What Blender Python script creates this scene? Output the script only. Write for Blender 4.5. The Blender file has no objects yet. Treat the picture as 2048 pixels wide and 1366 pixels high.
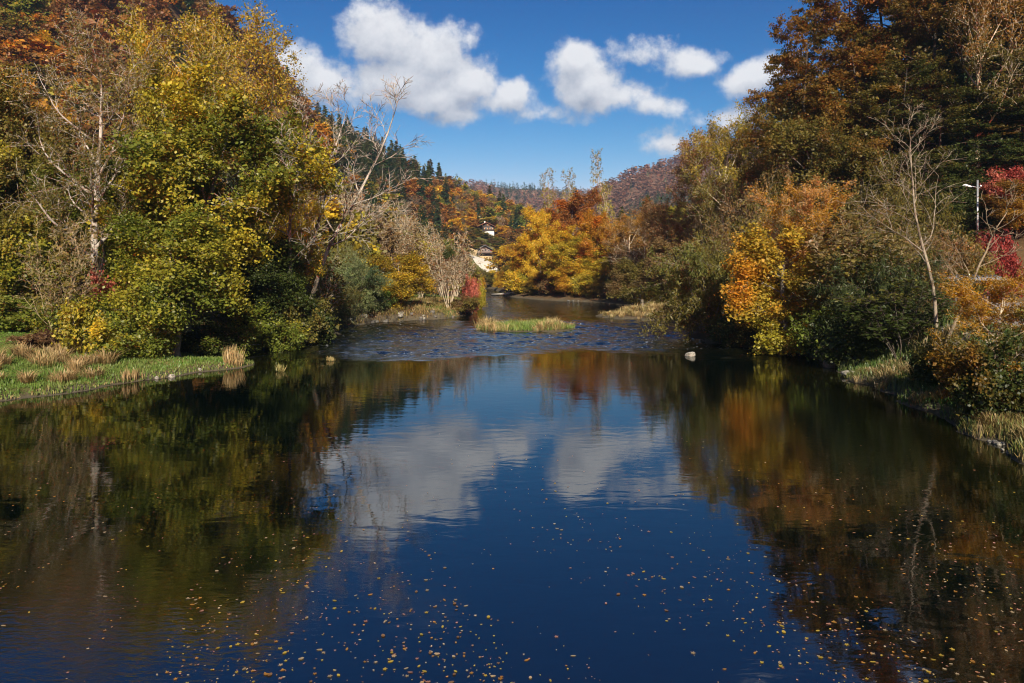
import bpy, math, zlib, numpy as np
from mathutils import Vector
R = math.radians
# ------------------------------------------------------------------ camera, sky, sun, exposure
sc = bpy.context.scene
F = 1479.0; CH = 6.5; HZ = 541.0          # focal length in photo pixels, camera height, horizon row
cd = bpy.data.cameras.new('camera'); cam = bpy.data.objects.new('camera', cd); sc.collection.objects.link(cam)
cam.location = (0, 0, CH); cam.rotation_euler = (R(90), 0, 0)
cd.sensor_width = 36; cd.lens = 26.0; cd.shift_y = -(683 - HZ) / 2048; cd.clip_start = 0.5; cd.clip_end = 9000
sc.camera = cam
SUN_AZ, SUN_EL = R(173), R(34)            # azimuth clockwise from +Y (view direction)
sundir = Vector((math.sin(SUN_AZ) * math.cos(SUN_EL), math.cos(SUN_AZ) * math.cos(SUN_EL), math.sin(SUN_EL)))
sl = bpy.data.lights.new('sun', 'SUN'); so = bpy.data.objects.new('sun', sl); sc.collection.objects.link(so)
sl.energy = 5.0; sl.angle = R(0.53); sl.color = (1, 0.90, 0.74)
so.rotation_euler = sundir.to_track_quat('Z', 'Y').to_euler(); so.location = (-40, -60, 60)
sc.view_settings.view_transform = 'Standard'; sc.view_settings.look = 'None'
sc.view_settings.exposure = 0.78; sc.view_settings.gamma = 1.0; sc.view_settings.use_curve_mapping = False
sc.render.engine = 'CYCLES'
cy = sc.cycles
cy.max_bounces = 8; cy.diffuse_bounces = 4; cy.glossy_bounces = 3; cy.transmission_bounces = 3; cy.transparent_max_bounces = 4
cy.volume_bounces = 0; cy.use_denoising = True; cy.denoiser = 'OPENIMAGEDENOISE'; cy.denoising_input_passes = 'RGB_ALBEDO_NORMAL'; cy.denoising_prefilter = 'ACCURATE'; cy.caustics_reflective = False; cy.caustics_refractive = False
cy.sample_clamp_indirect = 4.0; cy.filter_width = 1.1

# ---- node helpers
class NT:
    def __init__(s, tree): s.t = tree; s.n = tree.nodes; s.l = tree.links
    def new(s, typ, **kw):
        n = s.n.new(typ)
        for k, v in kw.items(): setattr(n, k, v)
        return n
    def put(s, sock, v):
        if isinstance(v, bpy.types.NodeSocket): s.l.new(v, sock)
        elif v is not None:
            if hasattr(sock.default_value, '__len__') and not hasattr(v, '__len__'): v = (v,) * len(sock.default_value)
            if hasattr(sock.default_value, '__len__') and len(sock.default_value) == 4 and len(v) == 3: v = (*v, 1)
            sock.default_value = v
    def math(s, op, a, b=None, c=None, clamp=False):
        n = s.new('ShaderNodeMath', operation=op, use_clamp=clamp)
        for i, v in enumerate((a, b, c)): s.put(n.inputs[i], v)
        return n.outputs[0]
    def vmath(s, op, a, b=None):
        n = s.new('ShaderNodeVectorMath', operation=op)
        s.put(n.inputs[0], a); s.put(n.inputs[1], b)
        return n.outputs['Value'] if op in ('LENGTH', 'DOT_PRODUCT', 'DISTANCE') else n.outputs['Vector']
    def mix(s, f, a, b, blend='MIX'):
        n = s.new('ShaderNodeMix', data_type='RGBA', blend_type=blend, clamp_factor=True)
        s.put(n.inputs[0], f); s.put(n.inputs[6], a); s.put(n.inputs[7], b)
        return n.outputs[2]
    def rng(s, v, a, b, c=0.0, d=1.0, smooth=True):
        n = s.new('ShaderNodeMapRange', interpolation_type='SMOOTHSTEP' if smooth else 'LINEAR')
        s.put(n.inputs[0], v)
        for i, q in enumerate((a, b, c, d)): s.put(n.inputs[1 + i], q)
        return n.outputs[0]
    def noise(s, vec, scale, detail=3, rough=0.55, dist=0.0):
        n = s.new('ShaderNodeTexNoise'); s.put(n.inputs['Vector'], vec)
        n.inputs['Scale'].default_value = scale; n.inputs['Detail'].default_value = detail
        n.inputs['Roughness'].default_value = rough; n.inputs['Distortion'].default_value = dist
        return n.outputs[0]
    def attr(s, name, typ='GEOMETRY'):
        n = s.new('ShaderNodeAttribute', attribute_type=typ); n.attribute_name = name
        return n.outputs
    def sep(s, v):
        n = s.new('ShaderNodeSeparateXYZ'); s.put(n.inputs[0], v); return n.outputs
    def comb(s, x, y, z):
        n = s.new('ShaderNodeCombineXYZ')
        for i, q in enumerate((x, y, z)): s.put(n.inputs[i], q)
        return n.outputs[0]

# ---- world: Nishita sky with cumulus clouds drawn on the celestial sphere
SKY_STR = 0.1
KR, KG, KB = 42.0, 8.5, 6.9
def make_world():
    w = bpy.data.worlds.new('World'); sc.world = w; w.use_nodes = True
    nt = NT(w.node_tree); nt.n.clear()
    # cloud density group
    g = bpy.data.node_groups.new('cloud_density', 'ShaderNodeTree')
    g.interface.new_socket('P', in_out='INPUT', socket_type='NodeSocketVector')
    g.interface.new_socket('D', in_out='OUTPUT', socket_type='NodeSocketFloat')
    q = NT(g); gi = q.new('NodeGroupInput'); go = q.new('NodeGroupOutput')
    P = gi.outputs[0]
    blobs = [(770, 72, 92, 70, 1), (862, 112, 92, 60, 1), (925, 160, 80, 48, 1), (810, 160, 130, 62, 1), (840, 196, 190, 36, .9),
             (650, 158, 92, 46, .8), (590, 140, 60, 50, .8), (1030, 190, 52, 34, .75), (1148, 118, 52, 44, .95), (1170, 165, 78, 50, 1), (1225, 195, 85, 36, .9),
             (1300, 212, 60, 24, .7), (1392, 118, 54, 27, .8), (1522, 156, 70, 40, .95), (912, 230, 66, 22, .55), (1268, 104, 46, 20, .22),
             (1480, 232, 70, 24, .5), (1335, 290, 60, 26, .5), (1085, 222, 70, 18, .3)]
    nz = q.new('ShaderNodeTexNoise'); q.put(nz.inputs['Vector'], P); nz.inputs['Scale'].default_value = 7.0; nz.inputs['Detail'].default_value = 3
    warp = q.vmath('MULTIPLY', q.vmath('SUBTRACT', nz.outputs['Color'], (0.5, 0.5, 0.5)), (0.045, 0.045, 0.0))
    PW = q.vmath('ADD', P, warp)
    acc = None
    for (u, v, ru, rv, wt) in blobs:
        a = math.atan((u - 1024) / F); e = math.atan((HZ - v) / math.hypot(F, u - 1024))
        d = q.vmath('DIVIDE', q.vmath('SUBTRACT', PW, (a, e, 0)), (ru * 1.1 / F, rv * 1.08 / F, 1))
        m = q.math('MULTIPLY', q.math('SUBTRACT', 1.0, q.vmath('LENGTH', d)), wt)
        if acc is None: acc = m
        else:
            n = q.new('ShaderNodeMath', operation='SMOOTH_MAX'); q.put(n.inputs[0], acc); q.put(n.inputs[1], m); n.inputs[2].default_value = 0.25; acc = n.outputs[0]
    fb = q.math('SUBTRACT', q.noise(P, 16.0, 7, 0.60), 0.52)
    fb2 = q.math('SUBTRACT', q.noise(P, 55.0, 5, 0.62), 0.5)
    dd = q.math('ADD', acc, q.math('ADD', q.math('MULTIPLY', fb, 1.55), q.math('MULTIPLY', fb2, 0.55)))
    q.l.new(dd, go.inputs[0])
    tc = nt.new('ShaderNodeTexCoord'); x, y, z = nt.sep(tc.outputs['Generated'])[:3]
    az = nt.math('ARCTAN2', x, y); el = nt.math('ARCSINE', z)
    P = nt.comb(az, el, 0.0)
    def dens(off):
        n = nt.new('ShaderNodeGroup'); n.node_tree = g
        nt.put(n.inputs[0], nt.vmath('ADD', P, off)); return n.outputs[0]
    d0 = dens((0, 0, 0)); d1 = dens((0.004, 0.026, 0))
    sky = nt.new('ShaderNodeTexSky', sky_type='NISHITA'); sky.sun_disc = False
    sky.sun_elevation = SUN_EL; sky.sun_rotation = SUN_AZ; sky.altitude = 500; sky.air_density = 1.0; sky.dust_density = 0.4; sky.ozone_density = 2.0
    skyc = sky.outputs[0]
    sr = nt.new('ShaderNodeSeparateColor'); nt.put(sr.inputs[0], nt.mix(1.0, skyc, (0.1, 0.1, 0.1), 'MULTIPLY'))
    cc_ = nt.new('ShaderNodeCombineColor')
    for i, (gmm, k) in enumerate(((3.6, KR), (1.9, KG), (1.39, KB))): nt.put(cc_.inputs[i], nt.math('MULTIPLY', nt.math('POWER', sr.outputs[i], gmm), k))
    skyc = cc_.outputs[0]
    alpha = nt.math('MULTIPLY', nt.rng(d0, -0.14, 0.42), nt.rng(el, -0.02, 0.10))
    lit = nt.math('ADD', 0.62, nt.math('MULTIPLY', nt.math('SUBTRACT', d0, d1), 0.62), clamp=True)
    lit = nt.math('MULTIPLY', lit, nt.rng(d0, 1.6, 0.4, 0.92, 1.0))
    cl = nt.mix(lit, (1.4, 1.75, 2.5), (5.3, 5.35, 5.5))
    col = nt.mix(nt.math('MULTIPLY', alpha, 0.97), skyc, cl)
    # the rest of the sky carries the same broken cumulus, more coarsely
    gn = nt.noise(nt.vmath('MULTIPLY', tc.outputs['Generated'], (1, 1, 2.2)), 3.2, 5, 0.6)
    ga = nt.math('MULTIPLY', nt.rng(gn, 0.585, 0.70), nt.rng(el, 0.02, 0.2))
    col2 = nt.mix(ga, skyc, nt.mix(nt.rng(gn, 0.58, 0.78), (5.4, 5.5, 5.7), (3.0, 3.3, 4.0)))
    b1 = nt.new('ShaderNodeBackground'); nt.put(b1.inputs[0], col); b1.inputs[1].default_value = SKY_STR
    b2 = nt.new('ShaderNodeBackground'); nt.put(b2.inputs[0], col2); b2.inputs[1].default_value = SKY_STR
    inside = nt.math('MULTIPLY', nt.rng(nt.math('ABSOLUTE', az), 0.86, 0.72), nt.rng(el, 0.50, 0.40))
    bg = nt.new('ShaderNodeMixShader'); nt.put(bg.inputs[0], inside); nt.l.new(b2.outputs[0], bg.inputs[1]); nt.l.new(b1.outputs[0], bg.inputs[2])
    out = nt.new('ShaderNodeOutputWorld'); nt.l.new(bg.outputs[0], out.inputs[0])
make_world()
sc.world.cycles.sampling_method = 'NONE'

# ------------------------------------------------------------------ helpers
col = sc.collection
rg = np.random.default_rng(7)
def X_(u, Y): return (u - 1024) * Y / F
def Z_(v, Y): return CH + (HZ - v) * Y / F
def U_(X, Y): return 1024 + X * F / Y
def V_(Z, Y): return HZ - (Z - CH) * F / Y
def water_pt(u, v): Y = CH * F / (v - HZ); return (X_(u, Y), Y)
def sstep(a, b, x): t = np.clip((x - a) / (b - a), 0, 1); return t * t * (3 - 2 * t)
def _h(ix, iy, iz, seed):
    h = (ix.astype(np.uint32) * np.uint32(374761393) + iy.astype(np.uint32) * np.uint32(668265263) + iz.astype(np.uint32) * np.uint32(2147483647 - 1274126177) + np.uint32(seed * 144665 + 17))
    h = (h ^ (h >> np.uint32(13))) * np.uint32(1274126177); h = h ^ (h >> np.uint32(16))
    return (h & np.uint32(0xffffff)).astype(np.float64) / 16777215.0
def vnoise(p, seed=0):
    p = np.asarray(p, float)
    i = np.floor(p).astype(np.int64); f = p - i; f = f * f * (3 - 2 * f); r = 0
    for dx in (0, 1):
        for dy in (0, 1):
            for dz in (0, 1):
                w = (f[..., 0] if dx else 1 - f[..., 0]) * (f[..., 1] if dy else 1 - f[..., 1]) * (f[..., 2] if dz else 1 - f[..., 2])
                r = r + w * _h(i[..., 0] + dx, i[..., 1] + dy, i[..., 2] + dz, seed)
    return r
def fbm(p, oct=3, seed=0):
    p = np.asarray(p, float); s = 0; a = 0.5; t = 0
    for k in range(oct): s = s + a * vnoise(p * 2 ** k, seed + k); t += a; a *= 0.5
    return s / t
def mesh(name, V, quads=None, tris=None, attrs=None, smooth=False, mat=None):
    me = bpy.data.meshes.new(name)
    V = np.asarray(V, np.float32).reshape(-1, 3); me.vertices.add(len(V)); me.vertices.foreach_set('co', V.ravel())
    nq = 0 if quads is None else len(quads); ntr = 0 if tris is None else len(tris)
    L = np.concatenate([np.asarray(quads, np.int32).ravel() if nq else np.zeros(0, np.int32), np.asarray(tris, np.int32).ravel() if ntr else np.zeros(0, np.int32)])
    me.loops.add(len(L)); me.loops.foreach_set('vertex_index', L.astype(np.int32))
    me.polygons.add(nq + ntr)
    st = np.concatenate([np.arange(nq) * 4, nq * 4 + np.arange(ntr) * 3]).astype(np.int32)
    me.polygons.foreach_set('loop_start', st)
    if smooth: me.polygons.foreach_set('use_smooth', np.ones(nq + ntr, bool))
    for k, a in (attrs or {}).items():
        at = me.attributes.new(k, 'FLOAT_COLOR', 'POINT')
        a4 = np.ones((len(V), 4), np.float32); a4[:, :a.shape[1]] = a; at.data.foreach_set('color', a4.ravel())
    me.update(calc_edges=True)
    if mat: me.materials.append(mat)
    return me
def link(name, me, parent=None, **props):
    o = bpy.data.objects.new(name, me); col.objects.link(o)
    if parent: o.parent = parent
    for k, v in props.items(): o[k] = v
    return o
def thing(name, label, cat, loc=(0, 0, 0), rz=0.0, group=None, me=None, scale=None, rot=None):
    o = bpy.data.objects.new(name, me); col.objects.link(o); o.location = loc
    o.rotation_euler = rot if rot is not None else (0, 0, rz)
    if scale is not None: o.scale = scale
    o['label'] = label; o['category'] = cat
    if group: o['group'] = group
    return o
class MB:                                   # small mesh collector for boxes, prisms, tubes
    def __init__(s): s.v = []; s.q = []; s.t = []; s.n = 0
    def add(s, V, q=(), t=()):
        s.v.append(np.asarray(V, float)); s.q += [[i + s.n for i in f] for f in q]; s.t += [[i + s.n for i in f] for f in t]; s.n += len(V); return s
    def box(s, x0, x1, y0, y1, z0, z1):
        V = [(x, y, z) for z in (z0, z1) for y in (y0, y1) for x in (x0, x1)]
        return s.add(V, [(0, 2, 3, 1), (4, 5, 7, 6), (0, 1, 5, 4), (2, 6, 7, 3), (0, 4, 6, 2), (1, 3, 7, 5)])
    def tube(s, pts, rad, k=8):
        pts = np.asarray(pts, float); rad = np.broadcast_to(rad, len(pts))
        V, Q = tube_batch(pts[None], rad[None], k); n = len(pts)
        q = [list(f) for f in Q]
        return s.add(V, q + [], [(0, i + 1, i) for i in range(1, k - 1)] + [((n - 1) * k, (n - 1) * k + i, (n - 1) * k + i + 1) for i in range(1, k - 1)])
    def mesh(s, name, mat, smooth=False): return mesh(name, np.concatenate(s.v), s.q or None, s.t or None, mat=mat, smooth=smooth)
def tube_batch(P, Rd, k):
    B, n, _ = P.shape
    T = np.gradient(P, axis=1); T /= np.linalg.norm(T, axis=2, keepdims=True) + 1e-9
    ref = np.where(np.abs(T[..., 2:3]) > 0.9, np.array([1.0, 0, 0]), np.array([0, 0, 1.0]))
    A = np.cross(T, ref); A /= np.linalg.norm(A, axis=2, keepdims=True) + 1e-9; Bn = np.cross(T, A)
    th = np.arange(k) * 2 * np.pi / k
    V = P[:, :, None] + Rd[:, :, None, None] * (np.cos(th)[None, None, :, None] * A[:, :, None] + np.sin(th)[None, None, :, None] * Bn[:, :, None])
    b = (np.arange(B) * n * k)[:, None, None]; i = (np.arange(n - 1) * k)[None, :, None]; j = np.arange(k)[None, None, :]; j2 = (j + 1) % k
    Q = np.stack([b + i + j, b + i + j2, b + i + k + j2, b + i + k + j], -1).reshape(-1, 4)
    return V.reshape(-1, 3), Q

# ------------------------------------------------------------------ materials
def mat(name):
    m = bpy.data.materials.new(name); m.use_nodes = True; nt = NT(m.node_tree); nt.n.clear()
    out = nt.new('ShaderNodeOutputMaterial'); return m, nt, out
def leaf_mat(name, baked=False, transl=0.38, gloss=0.015):
    m, nt, out = mat(name)
    lv = nt.attr('lv')['Color'] if not baked else None
    if baked:
        c = nt.attr('col')['Color']
    else:
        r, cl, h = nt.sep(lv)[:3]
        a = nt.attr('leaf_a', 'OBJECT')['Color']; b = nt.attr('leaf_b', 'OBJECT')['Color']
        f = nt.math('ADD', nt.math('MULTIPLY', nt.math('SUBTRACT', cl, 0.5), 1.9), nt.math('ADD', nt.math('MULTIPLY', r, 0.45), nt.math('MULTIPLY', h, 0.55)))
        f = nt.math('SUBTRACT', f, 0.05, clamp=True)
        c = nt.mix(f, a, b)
        c = nt.mix(1.0, c, nt.math('ADD', 0.72, nt.math('MULTIPLY', r, 0.56)), 'MULTIPLY')
    d = nt.new('ShaderNodeBsdfDiffuse'); nt.put(d.inputs[0], c)
    t = nt.new('ShaderNodeBsdfTranslucent'); nt.put(t.inputs[0], nt.mix(1.0, c, (1.15, 1.1, 0.7), 'MULTIPLY'))
    mx = nt.new('ShaderNodeMixShader'); mx.inputs[0].default_value = transl; nt.l.new(d.outputs[0], mx.inputs[1]); nt.l.new(t.outputs[0], mx.inputs[2])
    g = nt.new('ShaderNodeBsdfGlossy'); g.inputs['Roughness'].default_value = 0.45; g.inputs[0].default_value = (1, 1, 1, 1)
    m2 = nt.new('ShaderNodeMixShader'); m2.inputs[0].default_value = gloss; nt.l.new(mx.outputs[0], m2.inputs[1]); nt.l.new(g.outputs[0], m2.inputs[2])
    nt.l.new(m2.outputs[0], out.inputs[0]); return m
M_LEAF = leaf_mat('leaves'); M_COL = leaf_mat('leaves_mixed', True, 0.25, 0.02); M_GRASS = leaf_mat('grass_blades', True, 0.25, 0.02)
def bark_mat():
    m, nt, out = mat('bark')
    p = nt.new('ShaderNodeTexCoord').outputs['Object']
    base = nt.attr('bark', 'OBJECT')['Color']; alt = nt.attr('bark_alt', 'OBJECT')['Color']
    n1 = nt.noise(nt.vmath('MULTIPLY', p, (1, 1, 0.45)), 1.6, 5, 0.65)
    c = nt.mix(nt.rng(n1, 0.46, 0.58), base, alt)
    n2 = nt.noise(nt.vmath('MULTIPLY', p, (1, 1, 0.2)), 14.0, 4, 0.6)
    c = nt.mix(1.0, c, nt.rng(n2, 0.25, 0.75, 0.6, 1.3), 'MULTIPLY')
    b = nt.new('ShaderNodeBump'); b.inputs['Strength'].default_value = 0.6; b.inputs['Distance'].default_value = 0.03; nt.put(b.inputs['Height'], n2)
    d = nt.new('ShaderNodeBsdfPrincipled'); nt.put(d.inputs['Base Color'], c); d.inputs['Roughness'].default_value = 0.9; nt.l.new(b.outputs[0], d.inputs['Normal'])
    nt.l.new(d.outputs[0], out.inputs[0]); return m
M_BARK = bark_mat()
def simple(name, c, rough=0.8, var=0.25, scale=3.0, metal=0.0, bump=0.0, c2=None):
    m, nt, out = mat(name)
    p = nt.new('ShaderNodeTexCoord').outputs['Object']
    n = nt.noise(p, scale, 5, 0.6)
    cc = nt.mix(nt.rng(n, 0.35, 0.65), c, c2 if c2 else tuple(x * (1 - var) for x in c))
    d = nt.new('ShaderNodeBsdfPrincipled'); nt.put(d.inputs['Base Color'], cc); d.inputs['Roughness'].default_value = rough; d.inputs['Metallic'].default_value = metal
    if bump:
        b = nt.new('ShaderNodeBump'); b.inputs['Strength'].default_value = 0.7; b.inputs['Distance'].default_value = bump; nt.put(b.inputs['Height'], nt.noise(p, scale * 2.5, 6, 0.65)); nt.l.new(b.outputs[0], d.inputs['Normal'])
    nt.l.new(d.outputs[0], out.inputs[0]); return m
M_ROCK = simple('limestone', (0.42, 0.38, 0.31), 0.9, 0.5, 2.2, bump=0.08, c2=(0.13, 0.12, 0.09))
M_WETROCK = simple('dark_wet_stone', (0.16, 0.14, 0.11), 0.6, 0.5, 2.0, bump=0.08, c2=(0.06, 0.055, 0.045))
M_DRIFT = simple('bleached_wood', (0.50, 0.45, 0.37), 0.85, 0.35, 4.0, bump=0.02)
M_DARKWOOD = simple('dark_stained_timber', (0.055, 0.045, 0.042), 0.8, 0.4, 5.0)
M_GREYWOOD = simple('weathered_grey_timber', (0.26, 0.19, 0.16), 0.85, 0.35, 4.0)
M_SHUT = simple('varnished_pine', (0.55, 0.30, 0.13), 0.6, 0.25, 4.0)
M_ROOF = simple('red_roof_tile', (0.42, 0.17, 0.10), 0.85, 0.35, 6.0)
M_ROOFG = simple('grey_roof_sheet', (0.24, 0.25, 0.26), 0.6, 0.25, 3.0)
M_WHITE = simple('white_render', (0.72, 0.69, 0.63), 0.9, 0.15, 1.5)
M_GLASS = simple('dark_window_glass', (0.03, 0.035, 0.045), 0.1, 0.2, 1.0)
M_METAL = simple('galvanised_steel', (0.42, 0.43, 0.44), 0.45, 0.3, 3.0, metal=0.6)
M_LAMPW = simple('white_lamp_shell', (0.78, 0.78, 0.78), 0.4, 0.1, 3.0)
M_RUST = simple('rusty_steel', (0.20, 0.10, 0.06), 0.85, 0.4, 5.0)
M_GRAVEL = simple('pale_gravel', (0.62, 0.57, 0.48), 0.95, 0.25, 1.3, bump=0.03)
M_CUTBANK = simple('bare_yellow_earth', (0.52, 0.38, 0.20), 0.95, 0.3, 0.6, bump=0.05)
M_ROAD = simple('worn_asphalt', (0.27, 0.235, 0.205), 0.95, 0.3, 0.7, bump=0.01)
M_REDP = simple('red_paint', (0.45, 0.04, 0.04), 0.6, 0.2, 4.0)

# ------------------------------------------------------------------ terrain
LEFT_BANK = [(-34, -80), (-30, 0), (-27, 25), (-25.2, 36.4), (-24.1, 38.6), (-22.6, 40.6), (-21.5, 43.9), (-19.9, 47.1), (-18.0, 49.3), (-18.2, 51.5), (-21.5, 53.5), (-24, 56.5), (-22, 60),
             (-19.3, 66.8), (-18.3, 75), (-18.5, 84), (-17.5, 92), (-14, 95.5), (-10.8, 97), (-7.5, 103), (-6.1, 110), (-6.2, 125), (-8, 145), (-10, 163), (-10.5, 196), (-13, 230), (-17, 258), (-40, 280), (-120, 290)]
RIGHT_BANK = [(-120, 318), (-40, 310), (-14, 286), (-7, 262), (-4, 225), (-2.6, 196), (0.5, 178), (6.2, 163), (17.9, 150), (24.3, 130), (26, 114), (18, 109.5), (12, 106), (13, 101.5), (17.5, 96), (21, 89), (19.5, 80),
              (17.2, 72), (17.6, 66), (19.6, 62), (22.3, 58.6), (22.3, 52), (20.6, 45), (20, 42), (19.5, 37), (19, 32), (18.4, 29.5), (17.3, 25), (18, 15), (19, 0), (20, -80)]
RIVER = np.array(LEFT_BANK + RIGHT_BANK, float)
def river_sd(x, y):
    x = np.asarray(x, float); y = np.asarray(y, float); d2 = np.full(x.shape, 1e12); ins = np.zeros(x.shape, bool)
    n = len(RIVER)
    for i in range(n):
        ax, ay = RIVER[i]; bx, by = RIVER[(i + 1) % n]; ex, ey = bx - ax, by - ay
        t = np.clip(((x - ax) * ex + (y - ay) * ey) / (ex * ex + ey * ey), 0, 1)
        d2 = np.minimum(d2, (x - ax - t * ex) ** 2 + (y - ay - t * ey) ** 2)
        if ay != by:
            c = ((ay > y) != (by > y)) & (x < ex * (y - ay) / (ey if ey else 1e-9) + ax); ins ^= c
    d = np.sqrt(d2); return np.where(ins, -d, d)
CP = np.array([
 # left ridge and slope
 (-141, 300, 112), (-124, 330, 100), (-113, 360, 88), (-109, 400, 76), (-97, 430, 69), (-82, 460, 64), (-60, 510, 60), (-39, 550, 55), (-10, 600, 47), (20, 660, 40),
 (-180, 260, 98), (-200, 290, 125), (-260, 300, 160), (-160, 420, 110), (-120, 560, 82), (-60, 700, 66), (20, 800, 50), (120, 800, 40), (-300, 600, 150), (-300, 100, 110),
 (-75, 150, 0), (-62, 220, 0), (-52, 290, 2), (-40, 350, 5), (-16, 385, 5), (-16, 405, 9.5), (-16, 418, 12), (-17, 447, 26), (-17, 470, 29), (2, 420, 11), (10, 470, 20), (-72, 330, 34), (-50, 430, 34), (-58, 350, 17), (-30, 500, 38),
 (-110, 180, 32), (-110, 250, 52), (-130, 120, 38), (-100, 60, 6), (-140, 0, 10), (-70, 80, 0), (-60, 40, 0), (-50, 0, 0), (-40, 100, 0), (-25, 200, 0), (-35, 150, 0), (-85, 290, 40), (-200, 150, 70),
 # valley floor
 (0, 50, 0), (0, 120, 0), (10, 200, 0), (20, 250, 0), (30, 330, 1), (-20, 300, 0), (0, 360, 2), (0, 0, 0), (0, -60, 0), (40, -60, 3), (50, 0, 6),
 # right plateau and hill
 (26, 30, 0.9), (30, 45, 1.0), (40, 55, 1.0), (44, 66, 1.2), (34, 72, 1.5), (50, 80, 5), (42, 90, 5), (38, 110, 6), (35, 130, 4), (60, 80, 13), (60, 100, 20), (50, 120, 16),
 (80, 80, 34), (80, 110, 40), (70, 150, 30), (110, 100, 66), (110, 160, 58), (56, 45, 3), (80, 45, 22), (110, 40, 50), (45, 150, 6), (60, 200, 12), (90, 250, 25), (140, 200, 60), (33, 180, 1), (60, 300, 6),
 (120, 330, 35), (70, 420, 14), (160, 450, 45), (200, 100, 110), (200, 0, 100), (300, 300, 120)], float)
def _tps(r2): return r2 * np.log(r2 + 1e-9) * 0.5
_A = CP[:, :2] / 100.0
_K = _tps(((_A[:, None] - _A[None]) ** 2).sum(-1)) + np.eye(len(CP)) * 0.002
_Pm = np.c_[np.ones(len(CP)), _A]; _S = np.block([[_K, _Pm], [_Pm.T, np.zeros((3, 3))]])
_W = np.linalg.solve(_S, np.r_[CP[:, 2], 0, 0, 0])
def hillz(x, y):
    q = np.stack([np.clip(x, -320, 320), np.clip(y, -90, 820)], -1) / 100.0; sh = q.shape[:-1]; q = q.reshape(-1, 2)
    z = _W[-3] + q @ _W[-2:]
    for i in range(len(CP)): z = z + _W[i] * _tps(((q - _A[i]) ** 2).sum(-1))
    return z.reshape(sh)
ISL = (1.6, 82.0, 6.3, 3.9, R(16))
def island_r(x, y):
    c, s = math.cos(ISL[4]), math.sin(ISL[4]); dx, dy = x - ISL[0], y - ISL[1]
    return np.hypot((dx * c + dy * s) / ISL[2], (-dx * s + dy * c) / ISL[3])
ROADP = [(21, 22), (24.5, 30), (27.5, 40), (31, 50), (36, 59), (43, 66), (52, 69), (66, 66), (90, 60)]
def road_dist(x, y):
    d = np.full(np.shape(x), 1e9)
    for (a, b) in zip(ROADP[:-1], ROADP[1:]):
        e = np.subtract(b, a); t = np.clip(((x - a[0]) * e[0] + (y - a[1]) * e[1]) / (e @ e), 0, 1); d = np.minimum(d, np.hypot(x - a[0] - t * e[0], y - a[1] - t * e[1]))
    return d
def zg(x, y):
    x = np.asarray(x, float); y = np.asarray(y, float); d = river_sd(x, y)
    d = d + (fbm(np.stack([x * 0.55, y * 0.55, x * 0 + 4], -1), 3, 13) - 0.5) * 1.9
    wl = np.where(x < -15, sstep(62, 54, y), 0.0)                    # low grassy spit
    wp = np.where(x < 0, sstep(84, 92, y), 0.0)                     # rocky point upstream
    low = 0.30 * sstep(0, 1.2, d) + 0.35 * sstep(1, 6, d) + 1.35 * sstep(5, 15, d)
    mid = 0.5 * sstep(0, 1.0, d) + 0.9 * sstep(0.6, 5, d) + 0.6 * sstep(4, 12, d)
    rock = 0.8 * sstep(0, 0.9, d) + 0.6 * sstep(0.7, 4, d) + 0.6 * sstep(3, 12, d)
    rgt = 0.35 * sstep(0, 0.9, d) + 1.0 * sstep(1.0, 5, d) + 1.15 * sstep(4, 10, d)
    b = np.where(x > 3, rgt, wl * low + (1 - wl) * (wp * rock + (1 - wp) * mid))
    z = np.where(d > 0, b, -np.minimum(1.6, 0.3 * np.abs(d) + 0.02))
    hz_ = hillz(x, y); hz_ = np.where(hz_ > 0, hz_, 0)
    z = z + np.where(d > 0, hz_ * sstep(3, 22, d), 0)
    n = fbm(np.stack([x * 0.5, y * 0.5, x * 0], -1), 3, 3) - 0.5
    z = z + np.where(d > 0.2, n * 0.35 * sstep(0.2, 3, d) + (fbm(np.stack([x * 0.06, y * 0.06, x * 0], -1), 2, 9) - 0.5) * 3.0 * sstep(30, 80, d), 0)
    rd = road_dist(x, y); z = z + (3.4 - z) * sstep(8.5, 4.5, rd) * sstep(2, 6, d) * sstep(62, 50, x)
    ir = island_r(x, y); z = np.where(ir < 1.3, np.maximum(z, 0.30 * sstep(1.08, 0.6, ir) - 0.12 + 0.15 * n), z)
    return z
def zg1(x, y): return float(zg(np.array([x]), np.array([y]))[0])
def graded(marks):
    out = []
    for (a, b, st) in marks: out += list(np.arange(a, b - 1e-6, st))
    out.append(marks[-1][1]); return np.array(out)
def grid_mesh(name, gx, gy, zf, attrs=None, matl=None, smooth=True):
    XX, YY = np.meshgrid(gx, gy); Z = zf(XX, YY); V = np.stack([XX, YY, Z], -1).reshape(-1, 3)
    nx, ny = len(gx), len(gy); i = np.arange(ny - 1)[:, None] * nx + np.arange(nx - 1)[None]
    Q = np.stack([i, i + 1, i + nx + 1, i + nx], -1).reshape(-1, 4)
    return mesh(name, V, Q, attrs={k: f(XX, YY, Z).reshape(-1, 3) for k, f in (attrs or {}).items()}, smooth=smooth, mat=matl)
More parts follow.
